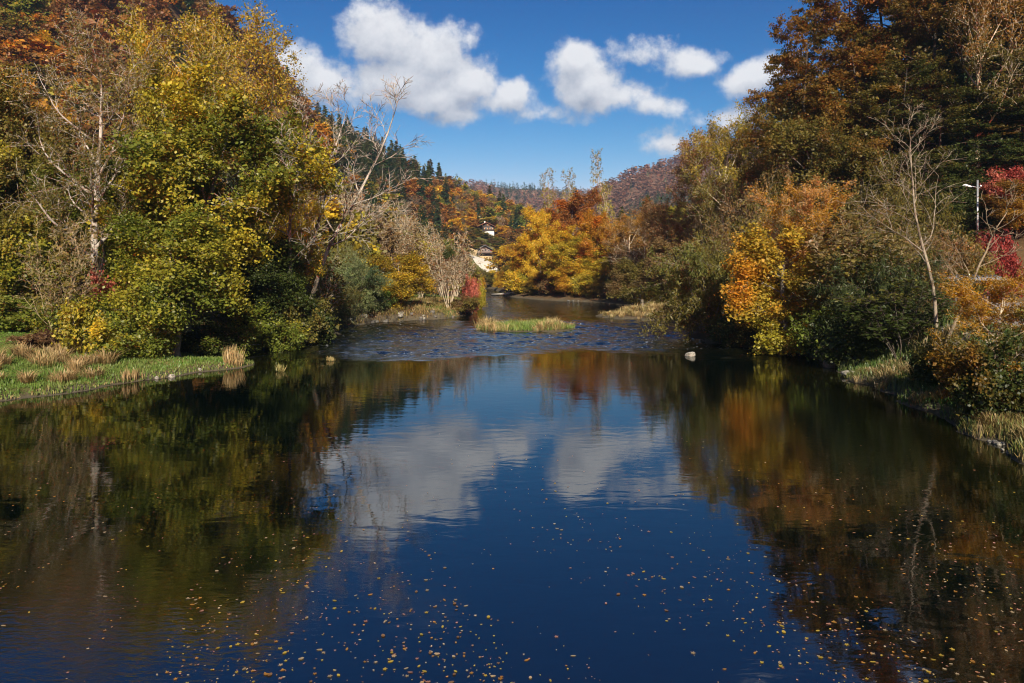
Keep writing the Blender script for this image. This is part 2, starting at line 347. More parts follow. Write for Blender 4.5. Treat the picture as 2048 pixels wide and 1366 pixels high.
def gcol(x, y, z):
    d = river_sd(x, y)
    n = fbm(np.stack([x * 0.12, y * 0.12, x * 0], -1), 3, 21); n2 = fbm(np.stack([x * 0.8, y * 0.8, x * 0], -1), 3, 31)
    forest = np.array([0.10, 0.062, 0.03]); grass = np.array([0.10, 0.135, 0.026]); straw = np.array([0.23, 0.17, 0.07]); mud = np.array([0.09, 0.075, 0.05]); dirt = np.array([0.3, 0.25, 0.19])
    c = forest * (0.6 + 0.8 * n2)[..., None]
    wm = np.zeros(x.shape)
    wm = np.maximum(wm, sstep(0, 3, d) * (x < -15) * sstep(64, 58, y))                           # left meadow
    wm = np.maximum(wm, (x < -4) * (x > -45) * sstep(98, 103, y) * sstep(150, 140, y))           # meadow on the point
    wm = np.maximum(wm, 0.5 * (np.abs(x + 15) < 45) * sstep(340, 380, y) * sstep(480, 460, y))   # slope round the chalets
    wm = np.maximum(wm, 0.7 * (x > 15) * sstep(75, 65, y) * sstep(75, 60, x))
    g = grass * (0.7 + 0.6 * n2)[..., None]; g = g + (straw - g) * (sstep(0.5, 0.68, n) * 0.6)[..., None]
    c = c + (g - c) * wm[..., None]
    m = sstep(1.6, 0.3, d); c = c + (mud - c) * m[..., None]
    return c
def ground_mat():
    m, nt, out = mat('ground_soil_and_turf')
    p = nt.new('ShaderNodeNewGeometry').outputs['Position']
    c = nt.attr('gcol')['Color']
    n = nt.noise(p, 3.5, 6, 0.7); c = nt.mix(1.0, c, nt.rng(n, 0.2, 0.8, 0.55, 1.45, False), 'MULTIPLY')
    b = nt.new('ShaderNodeBump'); b.inputs['Strength'].default_value = 0.8; b.inputs['Distance'].default_value = 0.12; nt.put(b.inputs['Height'], n)
    d = nt.new('ShaderNodeBsdfPrincipled'); nt.put(d.inputs['Base Color'], c); d.inputs['Roughness'].default_value = 1.0; d.inputs['Specular IOR Level'].default_value = 0.1; nt.l.new(b.outputs[0], d.inputs['Normal'])
    nt.l.new(d.outputs[0], out.inputs[0]); return m
gx = graded([(-2600, -400, 200), (-400, -200, 20), (-200, -60, 6), (-60, -34, 2), (-34, 34, 0.7), (34, 70, 2), (70, 200, 6), (200, 400, 20), (400, 2600, 200)])
gy = graded([(-400, -80, 40), (-80, 20, 4), (20, 116, 0.7), (116, 200, 2.5), (200, 480, 5), (480, 840, 12), (840, 4200, 120)])
ground = link('ground', grid_mesh('ground', gx, gy, zg, {'gcol': gcol}, ground_mat()), kind='structure')
ground['label'] = 'grassy banks and leaf-strewn valley ground beside the river'

# ------------------------------------------------------------------ water
def riffle_mask(x, y):
    n = fbm(np.stack([x * 0.10, y * 0.10, x * 0], -1), 3, 55)
    edge = 57.0 + 2.5 * np.sin(x * 0.22 + 1.0) + (n - 0.5) * 9 - 3.0 * np.exp(-((x + 9) / 4.0) ** 2)
    m = sstep(-3.0, 6.0, y - edge) * sstep(104, 93, y + (n - .5) * 10)
    m = m * (1 - 0.65 * sstep(10, 5, np.hypot((x + 3) * 0.8, (y - 92) * .8)))            # calm tongue beside the island
    up = 0.6 * sstep(96, 104, y) * (0.35 + 1.0 * n)
    n3 = fbm(np.stack([x * 0.22, y * 0.22, x * 0], -1), 2, 65)
    return np.clip(np.maximum(m * (0.55 + 0.75 * n3), up), 0, 1)
def wz(x, y):
    m = riffle_mask(x, y)
    h = (fbm(np.stack([x * 1.05 + 0.15 * y, y * 1.25, x * 0 + 1], -1), 3, 71) - 0.5) * 0.36 + (fbm(np.stack([x * 0.28, y * 0.42, x * 0], -1), 2, 73) - 0.5) * 0.22
    return m * h * np.where(y > 100, 0.25, 1.0)
def wattr(x, y, z):
    m = riffle_mask(x, y)
    br = np.exp(-(((x - 16.0) / 7.5) ** 2 + ((y - 31) / 8) ** 2)) * 0.75 + np.exp(-(((x - 5) / 12) ** 2 + ((y - 47) / 5) ** 2)) * 0.5 + np.exp(-(((x + 9) / 4.5) ** 2 + ((y - 12) / 4) ** 2)) * 1.0
    return np.stack([m, np.clip(br, 0, 1), np.clip(-river_sd(x, y) / 6, 0, 1)], -1)
def water_mat():
    m, nt, out = mat('river_water')
    geo = nt.new('ShaderNodeNewGeometry'); p = geo.outputs['Position']
    a = nt.sep(nt.attr('wv')['Color']); rif, brz, dep = a[0], a[1], a[2]
    n1 = nt.noise(nt.vmath('MULTIPLY', p, (0.8, 1.7, 1)), 0.9, 2, 0.5, 0.6)           # slow undulation
    n2 = nt.noise(nt.vmath('MULTIPLY', p, (1.0, 2.2, 1)), 3.6, 3, 0.55, 0.4)          # breeze ripples
    n3 = nt.noise(nt.vmath('MULTIPLY', p, (1.4, 1.0, 1)), 3.4, 4, 0.6, 0.3)          # riffle chop
    patch = nt.rng(nt.noise(nt.vmath('MULTIPLY', p, (0.5, 1, 1)), 0.11, 3, 0.6), 0.42, 0.66)
    h = nt.math('MULTIPLY', n1, 0.0045)
    h = nt.math('ADD', h, nt.math('MULTIPLY', n2, nt.math('ADD', 0.0004, nt.math('ADD', nt.math('MULTIPLY', patch, 0.0010), nt.math('MULTIPLY', brz, 0.0055)))))
    h = nt.math('ADD', h, nt.math('MULTIPLY', n3, nt.math('MULTIPLY', rif, 0.06)))
    b = nt.new('ShaderNodeBump'); b.inputs['Strength'].default_value = 1.0; b.inputs['Distance'].default_value = 1.0; nt.put(b.inputs['Height'], h)
    body = nt.mix(dep, (0.008, 0.0075, 0.0018), (0.0008, 0.0026, 0.0020))
    d = nt.new('ShaderNodeBsdfDiffuse'); nt.put(d.inputs[0], body)
    g = nt.new('ShaderNodeBsdfGlossy'); g.inputs['Roughness'].default_value = 0.02; nt.l.new(b.outputs[0], g.inputs['Normal'])
    fr = nt.new('ShaderNodeFresnel'); fr.inputs['IOR'].default_value = 3.0; nt.l.new(b.outputs[0], fr.inputs['Normal'])
    mx = nt.new('ShaderNodeMixShader'); nt.l.new(fr.outputs[0], mx.inputs[0]); nt.l.new(d.outputs[0], mx.inputs[1]); nt.l.new(g.outputs[0], mx.inputs[2])
    foam = nt.math('MULTIPLY', nt.rng(nt.noise(nt.vmath('MULTIPLY', p, (1.0, 2.0, 1)), 2.3, 5, 0.7), 0.62, 0.68), nt.rng(rif, 0.70, 0.95))
    fd = nt.new('ShaderNodeBsdfDiffuse'); fd.inputs[0].default_value = (0.75, 0.78, 0.8, 1)
    m2 = nt.new('ShaderNodeMixShader'); nt.put(m2.inputs[0], nt.math('MULTIPLY', foam, 0.8)); nt.l.new(mx.outputs[0], m2.inputs[1]); nt.l.new(fd.outputs[0], m2.inputs[2])
    nt.l.new(m2.outputs[0], out.inputs[0]); return m
wx = graded([(-130, -34, 6), (-34, -24, 1), (-24, 27, 0.24), (27, 40, 3)]); wy = graded([(-80, 0, 4), (0, 44, 0.8), (44, 104, 0.26), (104, 320, 2.0)])
water = link('river', grid_mesh('river', wx, wy, wz, {'wv': wattr}, water_mat()), kind='structure')
water['label'] = 'calm dark blue river with a rippled shallow riffle upstream'
# ------------------------------------------------------------------ tree generator
def unit(v): return v / (np.linalg.norm(v, axis=-1, keepdims=True) + 1e-9)
def stems(rs, H, r0, n=1, npts=14, spread=0.0, lean=(0, 0), wob=0.05, base=0.0, up=0.03):
    P = np.zeros((n, npts, 3)); D = np.zeros((n, 3)); D[:, 2] = 1
    az = np.arange(n) * 2 * np.pi / max(n, 1) + rs.uniform(0, 6.28); sp = spread * rs.uniform(0.35, 1.0, n)
    D[:, 0] += np.cos(az) * sp + lean[0]; D[:, 1] += np.sin(az) * sp + lean[1]; D = unit(D)
    P[:, 0, 0] = np.cos(az) * base; P[:, 0, 1] = np.sin(az) * base
    L = H * rs.uniform(0.72, 1.0, n) if n > 1 else np.array([H])
    for k in range(1, npts):
        D = unit(D + rs.normal(0, wob, (n, 3)) + np.array([0, 0, up])); P[:, k] = P[:, k - 1] + D * (L / (npts - 1))[:, None]
    t = np.linspace(0, 1, npts); Rr = r0 * (1 - t) ** 0.8 * 0.93 + r0 * 0.07; Rr[0] *= 1.35
    Rd = np.tile(Rr, (n, 1)) * (L / H)[:, None]
    return P, Rd, L
def kids(rs, lev, n, t0, t1, ang, ratio, prof=None, npts=6, up=0.0, wob=0.08, rr=0.55, absL=None, minr=0.012, flat=0.0):
    P, Rd, L = lev; B, m, _ = P.shape
    t = t0 + (t1 - t0) * (np.arange(n)[None] + rs.uniform(0, 1, (B, n))) / n
    f = t * (m - 1); i = np.clip(f.astype(int), 0, m - 2); w = (f - i)[..., None]; b = np.arange(B)[:, None]
    p0 = P[b, i] * (1 - w) + P[b, i + 1] * w; T = unit(P[b, i + 1] - P[b, i]); rad = Rd[b, i] * (1 - w[..., 0]) + Rd[b, i + 1] * w[..., 0]
    ref = np.where(np.abs(T[..., 2:3]) > 0.95, np.array([1.0, 0, 0]), np.array([0, 0, 1.0])); A = unit(np.cross(T, ref)); C = np.cross(T, A)
    az = (np.arange(n)[None] * 2.39996 + rs.uniform(0, 6.28, (B, 1)) + rs.normal(0, 0.5, (B, n)))[..., None]
    side = np.cos(az) * A + np.sin(az) * C * (1 - flat); side = unit(side)
    a = (R(ang) * rs.uniform(0.7, 1.3, (B, n)))[..., None]
    D = T * np.cos(a) + side * np.sin(a)
    pl = prof(t) if prof is not None else np.ones_like(t)
    Ln = (absL if absL is not None else L[:, None] * ratio) * pl * rs.uniform(0.7, 1.25, (B, n))
    D = D.reshape(-1, 3); p = p0.reshape(-1, 3); Ln = Ln.reshape(-1); rad = rad.reshape(-1) * rr
    N = len(Ln); Q = np.zeros((N, npts, 3)); Q[:, 0] = p
    for k in range(1, npts):
        D = unit(D + rs.normal(0, wob, (N, 3)) + np.array([0, 0, up])); Q[:, k] = Q[:, k - 1] + D * (Ln / (npts - 1))[:, None]
    tt = np.linspace(0, 1, npts); rad = np.minimum(rad, Ln * 0.05)
    R2 = np.maximum(rad[:, None] * (1 - 0.85 * tt)[None], minr)
    return Q, R2, Ln
def leaves(rs, levs, count, size, jit=0.3, aspect=0.62, upb=0.5, droop=0.0, t0=0.15, clump=0.22, flatten=1.0):
    """count kites scattered round the twigs of levs; returns verts, quads, lv"""
    wts = np.array([len(l[2]) * l[2].mean() for l in levs]); wts = wts / wts.sum(); C = []
    for l, w in zip(levs, wts):
        k = int(count * w); P, _, L = l; B, m, _ = P.shape
        b = rs.choice(B, k, p=L / L.sum()); f = rs.uniform(t0, 1, k) * (m - 1); i = np.clip(f.astype(int), 0, m - 2); q = (f - i)[:, None]
        C.append(P[b, i] * (1 - q) + P[b, i + 1] * q)
    C = np.concatenate(C); N = len(C); C = C + rs.normal(0, jit, (N, 3)) * np.array([1, 1, flatten]); C[:, 2] -= droop * rs.uniform(0, 1, N)
    C[:, 2] = np.maximum(C[:, 2], 0.05)
    cen = np.median(C, 0); out = unit(C - cen)
    nrm = unit(rs.normal(0, 0.75, (N, 3)) + out * 0.45 + np.array([0, 0, upb]))
    ax = unit(np.cross(nrm, rs.normal(0, 1, (N, 3)))); ay = np.cross(nrm, ax)
    s = (size * np.exp(rs.normal(-0.05, 0.32, N)))[:, None]
    V = np.stack([C - ax * s, C + ay * s * aspect + nrm * s * 0.15, C + ax * s, C - ay * s * aspect + nrm * s * 0.15], 1)
    Q = np.arange(N * 4).reshape(-1, 4)
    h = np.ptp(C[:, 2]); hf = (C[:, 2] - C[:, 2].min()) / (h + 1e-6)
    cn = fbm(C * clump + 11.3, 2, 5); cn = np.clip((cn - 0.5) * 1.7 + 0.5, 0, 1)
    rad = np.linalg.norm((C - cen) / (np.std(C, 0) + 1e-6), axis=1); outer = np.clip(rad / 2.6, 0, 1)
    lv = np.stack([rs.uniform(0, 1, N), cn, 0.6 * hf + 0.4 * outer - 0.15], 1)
    return V.reshape(-1, 3), Q, np.repeat(lv, 4, 0)
def wood(levs, sides):
    Vs, Qs, o = [], [], 0
    for l, k in zip(levs, sides):
        V, Q = tube_batch(l[0], l[1], k); Vs.append(V); Qs.append(Q + o); o += len(V)
    return mesh('wood', np.concatenate(Vs), np.concatenate(Qs), smooth=True, mat=M_BARK)
def ell(tc, w): return lambda t: np.sqrt(np.clip(1 - ((t - tc) / w) ** 2, 0.06, 1))
PROTO = {}
def reg(name, H, wd, lf=None):
    """store prototype: wood mesh, leaf mesh, height, crown width"""
    if lf is not None:
        V, Q, lv = lf; me = mesh('leaves', V, Q, attrs={'lv': lv}, mat=M_LEAF)
        q = np.percentile(V, [2, 98], axis=0); top = np.percentile(V[:, 2], 99.7)
    else:
        me = None; co = np.zeros(len(wd.vertices) * 3, np.float32); wd.vertices.foreach_get('co', co); V = co.reshape(-1, 3); q = np.percentile(V, [2, 98], axis=0); top = V[:, 2].max()
    co = np.zeros(len(wd.vertices) * 3, np.float32); wd.vertices.foreach_get('co', co); co = co.reshape(-1, 3); tp = co[co[:, 2] > co[:, 2].max() * 0.85].mean(0)
    cx0, cy0 = (np.median(V[:, 0]), np.median(V[:, 1])); PROTO[name] = dict(cen=(float(cx0), float(cy0)), top=math.atan2(tp[1], tp[0]), wood=wd, leaf=me, H=float(max(top, 0.5)), W=float(max((q[1] - q[0])[:2].mean(), 0.3)))
def p_maple(name, seed, H=16, nl=30000, tc=0.5, w=0.62, n1=17, size=0.10, t0=0.14, rat=0.36, jit=0.30, sides=(8, 5, 4, 3), r0=0.26):
    rs = np.random.default_rng(seed)
    a = stems(rs, H * 0.92, r0, wob=0.05); b = kids(rs, a, n1, t0, 0.98, 62, rat, ell(tc, w), 8, 0.06, 0.10)
    c = kids(rs, b, 8, 0.2, 1, 48, 0.42, lambda t: 1.15 - 0.6 * t, 5, 0.03, 0.12); d = kids(rs, c, 5, 0.25, 1, 45, 0.5, None, 3, 0.0, 0.15)
    reg(name, H, wood((a, b, c, d), sides), leaves(rs, (c, d), nl, size, jit, 0.7, 0.5, 0.1))
p_maple('maple_a', 1, nl=58000); p_maple('maple_b', 2, tc=0.42, w=0.68, nl=58000, rat=0.42); p_maple('maple_c', 3, H=11, tc=0.35, w=0.72, n1=15, rat=0.46, nl=46000, size=0.092, t0=0.06)
def p_sparse(name, seed, nl, H=24, size=0.095, n1=14):
    rs = np.random.default_rng(seed)
    a = stems(rs, H * 0.86, 0.30, wob=0.07); b = kids(rs, a, n1, 0.28, 1, 42, 0.34, ell(0.55, 0.62), 8, 0.10, 0.12)
    c = kids(rs, b, 7, 0.2, 1, 42, 0.45, lambda t: 1.15 - 0.5 * t, 6, 0.08, 0.14); d = kids(rs, c, 6, 0.2, 1, 40, 0.5, None, 4, 0.06, 0.14, minr=0.014)
    reg(name, H, wood((a, b, c, d), (8, 5, 4, 3)), leaves(rs, (c, d), nl, size, 0.24, 0.7, 0.3, 0.1) if nl else None)
p_sparse('sparse_a', 11, 24000); p_sparse('sparse_b', 12, 15000); p_sparse('sparse_c', 13, 32000, n1=18)
def p_old(seed=21, H=25):
    rs = np.random.default_rng(seed)
    a = stems(rs, H * 0.88, 0.42, wob=0.05); b = kids(rs, a, 15, 0.22, 1, 55, 0.32, ell(0.55, 0.66), 9, 0.09, 0.15)
    c = kids(rs, b, 9, 0.15, 1, 48, 0.42, lambda t: 1.1 - 0.4 * t, 6, 0.04, 0.18); d = kids(rs, c, 8, 0.1, 1, 45, 0.42, None, 4, 0.0, 0.18, minr=0.016)
    reg('old', H, wood((a, b, c, d), (10, 6, 4, 3)), leaves(rs, (d,), 19000, 0.085, 0.14, 0.5, 0.1, 0.2))
p_old()
def p_bare(name, seed, H=17, n1=14, lean=(0, 0), n=1, spread=0.0, ang=42, rat=0.34, t0=0.3, wob=0.05, n2=6, n3=5, r0=0.17, prof=None, leaf=0, minr=0.016):
    rs = np.random.default_rng(seed)
    a = stems(rs, H, r0, n=n, spread=spread, lean=lean, wob=wob, base=0.12 if n > 1 else 0, up=0.02)
    b = kids(rs, a, n1, t0, 1, ang, rat, prof or (lambda t: 1.15 - 0.75 * t), 8, 0.07, 0.11); c = kids(rs, b, n2, 0.2, 1, 42, 0.4, lambda t: 1.1 - 0.4 * t, 5, 0.05, 0.14, minr=minr)
    d = kids(rs, c, n3, 0.2, 1, 40, 0.5, None, 3, 0.05, 0.14, minr=minr * 0.8)
    reg(name, H, wood((a, b, c, d), (8, 5, 4, 3)), leaves(rs, (d,), leaf, 0.12, 0.15, 0.6, 0.2) if leaf else None)
p_bare('bare_a', 31, r0=0.12); p_bare('bare_b', 32, H=15, n1=11, ang=36, rat=0.42, wob=0.07)
p_bare('bare_lean', 33, H=21, n=3, spread=0.34, lean=(0.40, -0.08), n1=11, t0=0.35, rat=0.30, wob=0.06, r0=0.17, n2=8, n3=7)
p_bare('poplar', 34, H=22, n1=22, ang=28, rat=0.22, t0=0.3, n2=5, n3=4, leaf=2500)
p_bare('thicket', 35, H=10, n=9, spread=0.28, n1=7, t0=0.25, ang=28, rat=0.34, n2=5, n3=4, r0=0.038, leaf=1600, minr=0.013)
p_bare('thicket_b', 36, H=9, n=7, spread=0.22, n1=8, t0=0.2, ang=32, rat=0.36, n2=5, n3=4, r0=0.034, leaf=3500, minr=0.013)
p_bare('slim', 37, H=12, n1=9, lean=(0.30, 0), wob=0.09, t0=0.35, ang=38, rat=0.36, n2=4, n3=3, r0=0.10)
def p_willow(name, seed, H=9, nl=36000):
    rs = np.random.default_rng(seed)
    a = stems(rs, H * 0.72, 0.11, n=9, spread=0.75, wob=0.06, base=0.25, up=-0.01)
    b = kids(rs, a, 9, 0.12, 1, 48, 0.45, None, 7, -0.03, 0.10); c = kids(rs, b, 8, 0.2, 1, 40, 0.55, None, 6, -0.10, 0.10, minr=0.01)
    reg(name, H, wood((a, b, c), (5, 4, 3)), leaves(rs, (c,), nl, 0.14, 0.16, 0.24, 0.1, 0.25, clump=0.35))
p_willow('willow_a', 41); p_willow('willow_b', 42, nl=26000)
def p_shrub(name, seed, H=4, nl=18000, n=10, spread=0.7, size=0.075):
    rs = np.random.default_rng(seed)
    a = stems(rs, H * 0.9, 0.045, n=n, spread=spread, wob=0.10, base=0.3, npts=8, up=0.0)
    b = kids(rs, a, 8, 0.12, 1, 48, 0.42, lambda t: 1.2 - 0.6 * t, 5, 0.02, 0.14); c = kids(rs, b, 5, 0.2, 1, 45, 0.5, None, 3, 0, 0.15, minr=0.008)
    reg(name, H, wood((a, b, c), (5, 3, 3)), leaves(rs, (b, c), nl, size, 0.16, 0.68, 0.4, 0.1, clump=0.5))
p_shrub('shrub_a', 51); p_shrub('shrub_b', 52, n=7, spread=1.0, nl=14000); p_shrub('shrub_c', 53, H=3.2, n=13, nl=20000)
def p_beech(name, seed, H=24, nl=46000):
    rs = np.random.default_rng(seed)
    a = stems(rs, H * 0.92, 0.28, wob=0.03); b = kids(rs, a, 26, 0.10, 0.98, 74, 0.27, ell(0.42, 0.64), 8, 0.0, 0.07)
    c = kids(rs, b, 9, 0.15, 1, 50, 0.42, lambda t: 1.15 - 0.7 * t, 5, -0.02, 0.09, flat=0.75); d = kids(rs, c, 5, 0.2, 1, 45, 0.5, None, 3, -0.02, 0.1, flat=0.7)
    reg(name, H, wood((a, b, c, d), (8, 5, 3, 3)), leaves(rs, (c, d), nl, 0.112, 0.22, 0.65, 0.9, 0.05, flatten=0.45))
p_beech('beech_a', 61); p_beech('beech_b', 62, nl=40000); p_beech('beech_c', 63, H=20, nl=36000)
def p_spruce(name, seed, H=24, n1=110, nl=20000, size=0.30, per=9, sides=(6, 4, 3)):
    rs = np.random.default_rng(seed)
    a = stems(rs, H, 0.24, wob=0.01); b = kids(rs, a, n1, 0.06, 0.985, 96, 0.19, lambda t: 1.05 - 0.98 * t, 6, -0.03, 0.05)
    c = kids(rs, b, per, 0.15, 1, 55, 0.34, lambda t: 1.15 - 0.8 * t, 3, -0.10, 0.08, flat=0.8)
    reg(name, H, wood((a, b, c) if sides[2] else (a, b), sides), leaves(rs, (b, c), nl, size, 0.12, 0.22, 0.7, 0.25, flatten=0.7))
p_spruce('spruce_a', 71); p_spruce('spruce_b', 72, n1=90)
# light versions for the far slopes
def p_far(name, seed, H=16, nl=2600, tc=0.45, rat=0.36, size=0.42):
    rs = np.random.default_rng(seed)
    a = stems(rs, H * 0.9, 0.2, wob=0.05, npts=8); b = kids(rs, a, 15, 0.15, 1, 60, rat, ell(tc, 0.64), 5, 0.06, 0.1); c = kids(rs, b, 5, 0.2, 1, 48, 0.45, None, 3, 0.02, 0.12, minr=0.03)
    reg(name, H, wood((a, b, c), (5, 3, 3)), leaves(rs, (b, c), nl, size, 0.5, 0.72, 0.4, 0.1))
for i, kw in enumerate([dict(), dict(tc=0.38, rat=0.42, nl=3000), dict(tc=0.55, rat=0.30, H=18), dict(tc=0.4, rat=0.36, nl=1500)]): p_far('far_%d' % i, 80 + i, **kw)
def p_farbare(name, seed):
    rs = np.random.default_rng(seed)
    a = stems(rs, 14, 0.17, wob=0.06, npts=8); b = kids(rs, a, 14, 0.25, 1, 42, 0.34, ell(0.55, 0.6), 6, 0.08, 0.1, minr=0.035); c = kids(rs, b, 8, 0.2, 1, 40, 0.45, None, 4, 0.06, 0.12, minr=0.03); d = kids(rs, c, 3, 0.2, 1, 38, 0.5, None, 3, 0.06, 0.12, minr=0.022)
    reg(name, 15, wood((a, b, c, d), (5, 4, 3, 3)), leaves(rs, (c, d), 500, 0.22, 0.3, 0.7, 0.3))
p_farbare('farbare_0', 90); p_farbare('farbare_1', 91)
for i in range(3): p_spruce('farspruce_%d' % i, 100 + i, H=20, n1=64, nl=2600 + 500 * i, size=0.55, per=4, sides=(5, 3, 0))

# ------------------------------------------------------------------ palettes (leaf albedos)
GRN = (0.135, 0.165, 0.020); YG = (0.33, 0.285, 0.026); YEL = (0.60, 0.40, 0.028); GLD = (0.42, 0.22, 0.018); ORG = (0.48, 0.16, 0.014); RUS = (0.25, 0.10, 0.022)
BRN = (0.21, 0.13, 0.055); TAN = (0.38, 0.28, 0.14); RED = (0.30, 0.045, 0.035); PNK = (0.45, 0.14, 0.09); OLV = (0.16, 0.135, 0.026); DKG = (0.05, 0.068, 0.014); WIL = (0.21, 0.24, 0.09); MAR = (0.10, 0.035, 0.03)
SPG = (0.042, 0.068, 0.024); SPY = (0.085, 0.10, 0.032); DOR = (0.20, 0.105, 0.016); DOL = (0.105, 0.088, 0.015); PCH = (0.46, 0.24, 0.09)
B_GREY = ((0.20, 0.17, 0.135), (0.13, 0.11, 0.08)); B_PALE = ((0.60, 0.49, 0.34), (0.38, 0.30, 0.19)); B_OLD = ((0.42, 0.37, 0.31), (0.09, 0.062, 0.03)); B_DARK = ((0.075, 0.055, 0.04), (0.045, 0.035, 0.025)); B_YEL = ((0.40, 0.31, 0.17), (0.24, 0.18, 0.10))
def tree(kind, X, Y, H, W, a, b, bark, label, name='tree', cat='tree', group=None, rz=None, tilt=(0, 0), z=None, sink=0.25, align=None):
    p = PROTO[kind]
    if rz is None: rz = (zlib.crc32(label.encode()) % 628) / 100 if len(label) > 12 and align is None else (align - p['top'] if align is not None else rg.uniform(0, 6.28))
    t = thing(name, label, cat, (X, Y, (zg1(X, Y) if z is None else z) - sink), group=group, rot=(tilt[0], tilt[1], rz))
    sz = (H + sink) / p['H']; sx = sz if W is None else W / p['W']; t.scale = (sx, sx, sz)
    if cat in ('tree', 'bush') and kind not in ('bare_lean', 'slim') and H > 6:              # stand so that the crown, not the foot, is centred on the spot
        c, s_ = math.cos(rz), math.sin(rz); nx = X - sx * (c * p['cen'][0] - s_ * p['cen'][1]); lim_ = 0.22 * H; nx = X + max(-lim_, min(lim_, nx - X))
        t.location.x = nx
        if z is None and float(river_sd(np.array([nx]), np.array([Y]))[0]) > 0.5: t.location.z = zg1(nx, Y) - sink
        else: t.location.x = X
    o = link('trunk', p['wood'], t); o['bark'] = bark[0]; o['bark_alt'] = bark[1]
    if p['leaf'] is not None:
        c = link('crown', p['leaf'], t); c['leaf_a'] = a; c['leaf_b'] = b
    return t
def T(kind, u, Y, vtop, wpx, a, b, bark, label, **kw):
    X = X_(u, Y); H = Z_(vtop, Y) - zg1(X, Y); return tree(kind, X, Y, H, wpx * Y / F if wpx else None, a, b, bark, label, **kw)
# ------------------------------------------------------------------ left bank trees
T('old', 178, 55, 25, 255, (0.14, 0.115, 0.03), (0.23, 0.17, 0.05), B_OLD, 'tall old tree with white mossy trunk and withered brown leaves on the left bank', name='old_tree', rz=0.6)
T('maple_b', 440, 60, 165, 330, (0.135, 0.16, 0.02), (0.40, 0.32, 0.026), B_GREY, 'big yellow and green maple with a bare trunk over the left bank', name='maple_tree', rz=1.0)
T('maple_c', 352, 52, 425, 215, GRN, YG, B_GREY, 'round green maple at the water in front of the big yellow maple', name='maple_tree', rz=2.0)
T('sparse_c', 335, 76, -25, 250, (0.15, 0.15, 0.022), (0.38, 0.28, 0.03), B_PALE, 'tall thin golden tree behind the old mossy tree, top cut by the picture edge', name='ash_tree')
T('sparse_b', 512, 74, 30, 210, OLV, (0.40, 0.29, 0.03), B_GREY, 'tall half-bare tree with fan of dark twigs against the cloud', name='ash_tree')
T('maple_a', 330, 66, 92, 140, YG, GLD, B_GREY, 'slender maple with orange top between the two tallest left trees', name='maple_tree')
T('sparse_c', 530, 66, 250, 130, YG, YEL, B_GREY, 'yellow-leaved tree leaning over the water at the end of the left row', name='maple_tree', rz=0.4)
T('bare_lean', 590, 69, 150, 290, BRN, TAN, ((0.42, 0.37, 0.30), (0.12, 0.095, 0.065)), 'leaning silver-barked bare tree with forked stems over the river', name='bare_tree', align=0.0)
T('maple_a', 60, 66, 165, 190, OLV, GLD, B_GREY, 'olive and orange maple at the left picture edge behind the old tree', name='maple_tree')
T('maple_c', 30, 62, 330, 230, GRN, YG, B_GREY, 'dense green maple at the left edge above the lawn', name='maple_tree')
T('maple_b', 150, 66, 300, 230, GRN, OLV, B_GREY, 'dark green maple behind the old mossy trunk', name='maple_tree')
T('maple_a', 255, 62, 300, 190, GRN, YG, B_GREY, 'green maple between the mossy trunk and the big yellow maple', name='maple_tree')
T('maple_a', -40, 60, 250, 180, OLV, YG, B_GREY, 'olive maple half cut by the left picture edge', name='maple_tree')
T('thicket', 128, 51, 420, 150, OLV, BRN, B_YEL, 'thin grey leafless multi-stemmed tree in front of the mossy trunk', name='bare_tree')
T('shrub_c', 205, 51, 600, 130, GRN, (0.40, 0.31, 0.03), B_GREY, 'yellow-green bush below the mossy trunk', name='bush')
T('shrub_a', 222, 54, 545, 78, RED, PNK, B_GREY, 'small pinkish red bush at the foot of the mossy trunk', name='bush')
T('shrub_c', 262, 49.5, 640, 130, GRN, YEL, B_GREY, 'low green and yellow bush beside the round green maple', name='bush')
T('shrub_b', 82, 50, 655, 120, MAR, BRN, B_DARK, 'dark maroon bush on the edge of the lawn', name='bush')
T('shrub_c', 35, 57, 590, 150, GRN, OLV, B_GREY, 'dark green bush at the back of the lawn', name='bush')
T('shrub_a', 150, 53, 610, 110, GRN, YG, B_GREY, 'green bush between the maroon bush and the mossy trunk', name='bush')
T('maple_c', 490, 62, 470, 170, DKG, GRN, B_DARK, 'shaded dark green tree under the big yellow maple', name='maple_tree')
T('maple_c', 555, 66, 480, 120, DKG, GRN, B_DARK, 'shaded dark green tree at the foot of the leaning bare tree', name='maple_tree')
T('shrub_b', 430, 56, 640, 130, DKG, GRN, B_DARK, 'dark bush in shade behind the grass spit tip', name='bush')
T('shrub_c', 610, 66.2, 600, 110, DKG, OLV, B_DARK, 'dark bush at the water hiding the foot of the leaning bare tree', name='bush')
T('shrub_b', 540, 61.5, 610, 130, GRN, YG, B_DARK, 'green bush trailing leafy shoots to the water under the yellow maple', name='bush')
T('sparse_c', 612, 69, 380, 120, YG, YEL, B_GREY, 'small tree with yellow leaves hanging to the water below the leaning bare tree', name='maple_tree')
T('thicket_b', 640, 72, 480, 110, OLV, YEL, B_PALE, 'pale arching twiggy shrub hanging over the dark bank', name='bush')
T('willow_b', 660, 80, 545, 110, WIL, OLV, B_GREY, 'olive willow bush at the head of the riffle', name='willow_bush')
T('willow_a', 705, 93, 520, 130, WIL, (0.10, 0.15, 0.06), B_GREY, 'grey-green round willow bush on the near end of the rocky point', name='willow_bush')
T('shrub_c', 735, 97, 580, 70, GRN, (0.13, 0.2, 0.03), B_GREY, 'bright green low bush beside the grey-green willow', name='bush')
T('maple_c', 802, 101, 508, 104, (0.26, 0.19, 0.02), YEL, B_GREY, 'golden conical tree standing alone on the rocky point', name='maple_tree', sink=0.6)
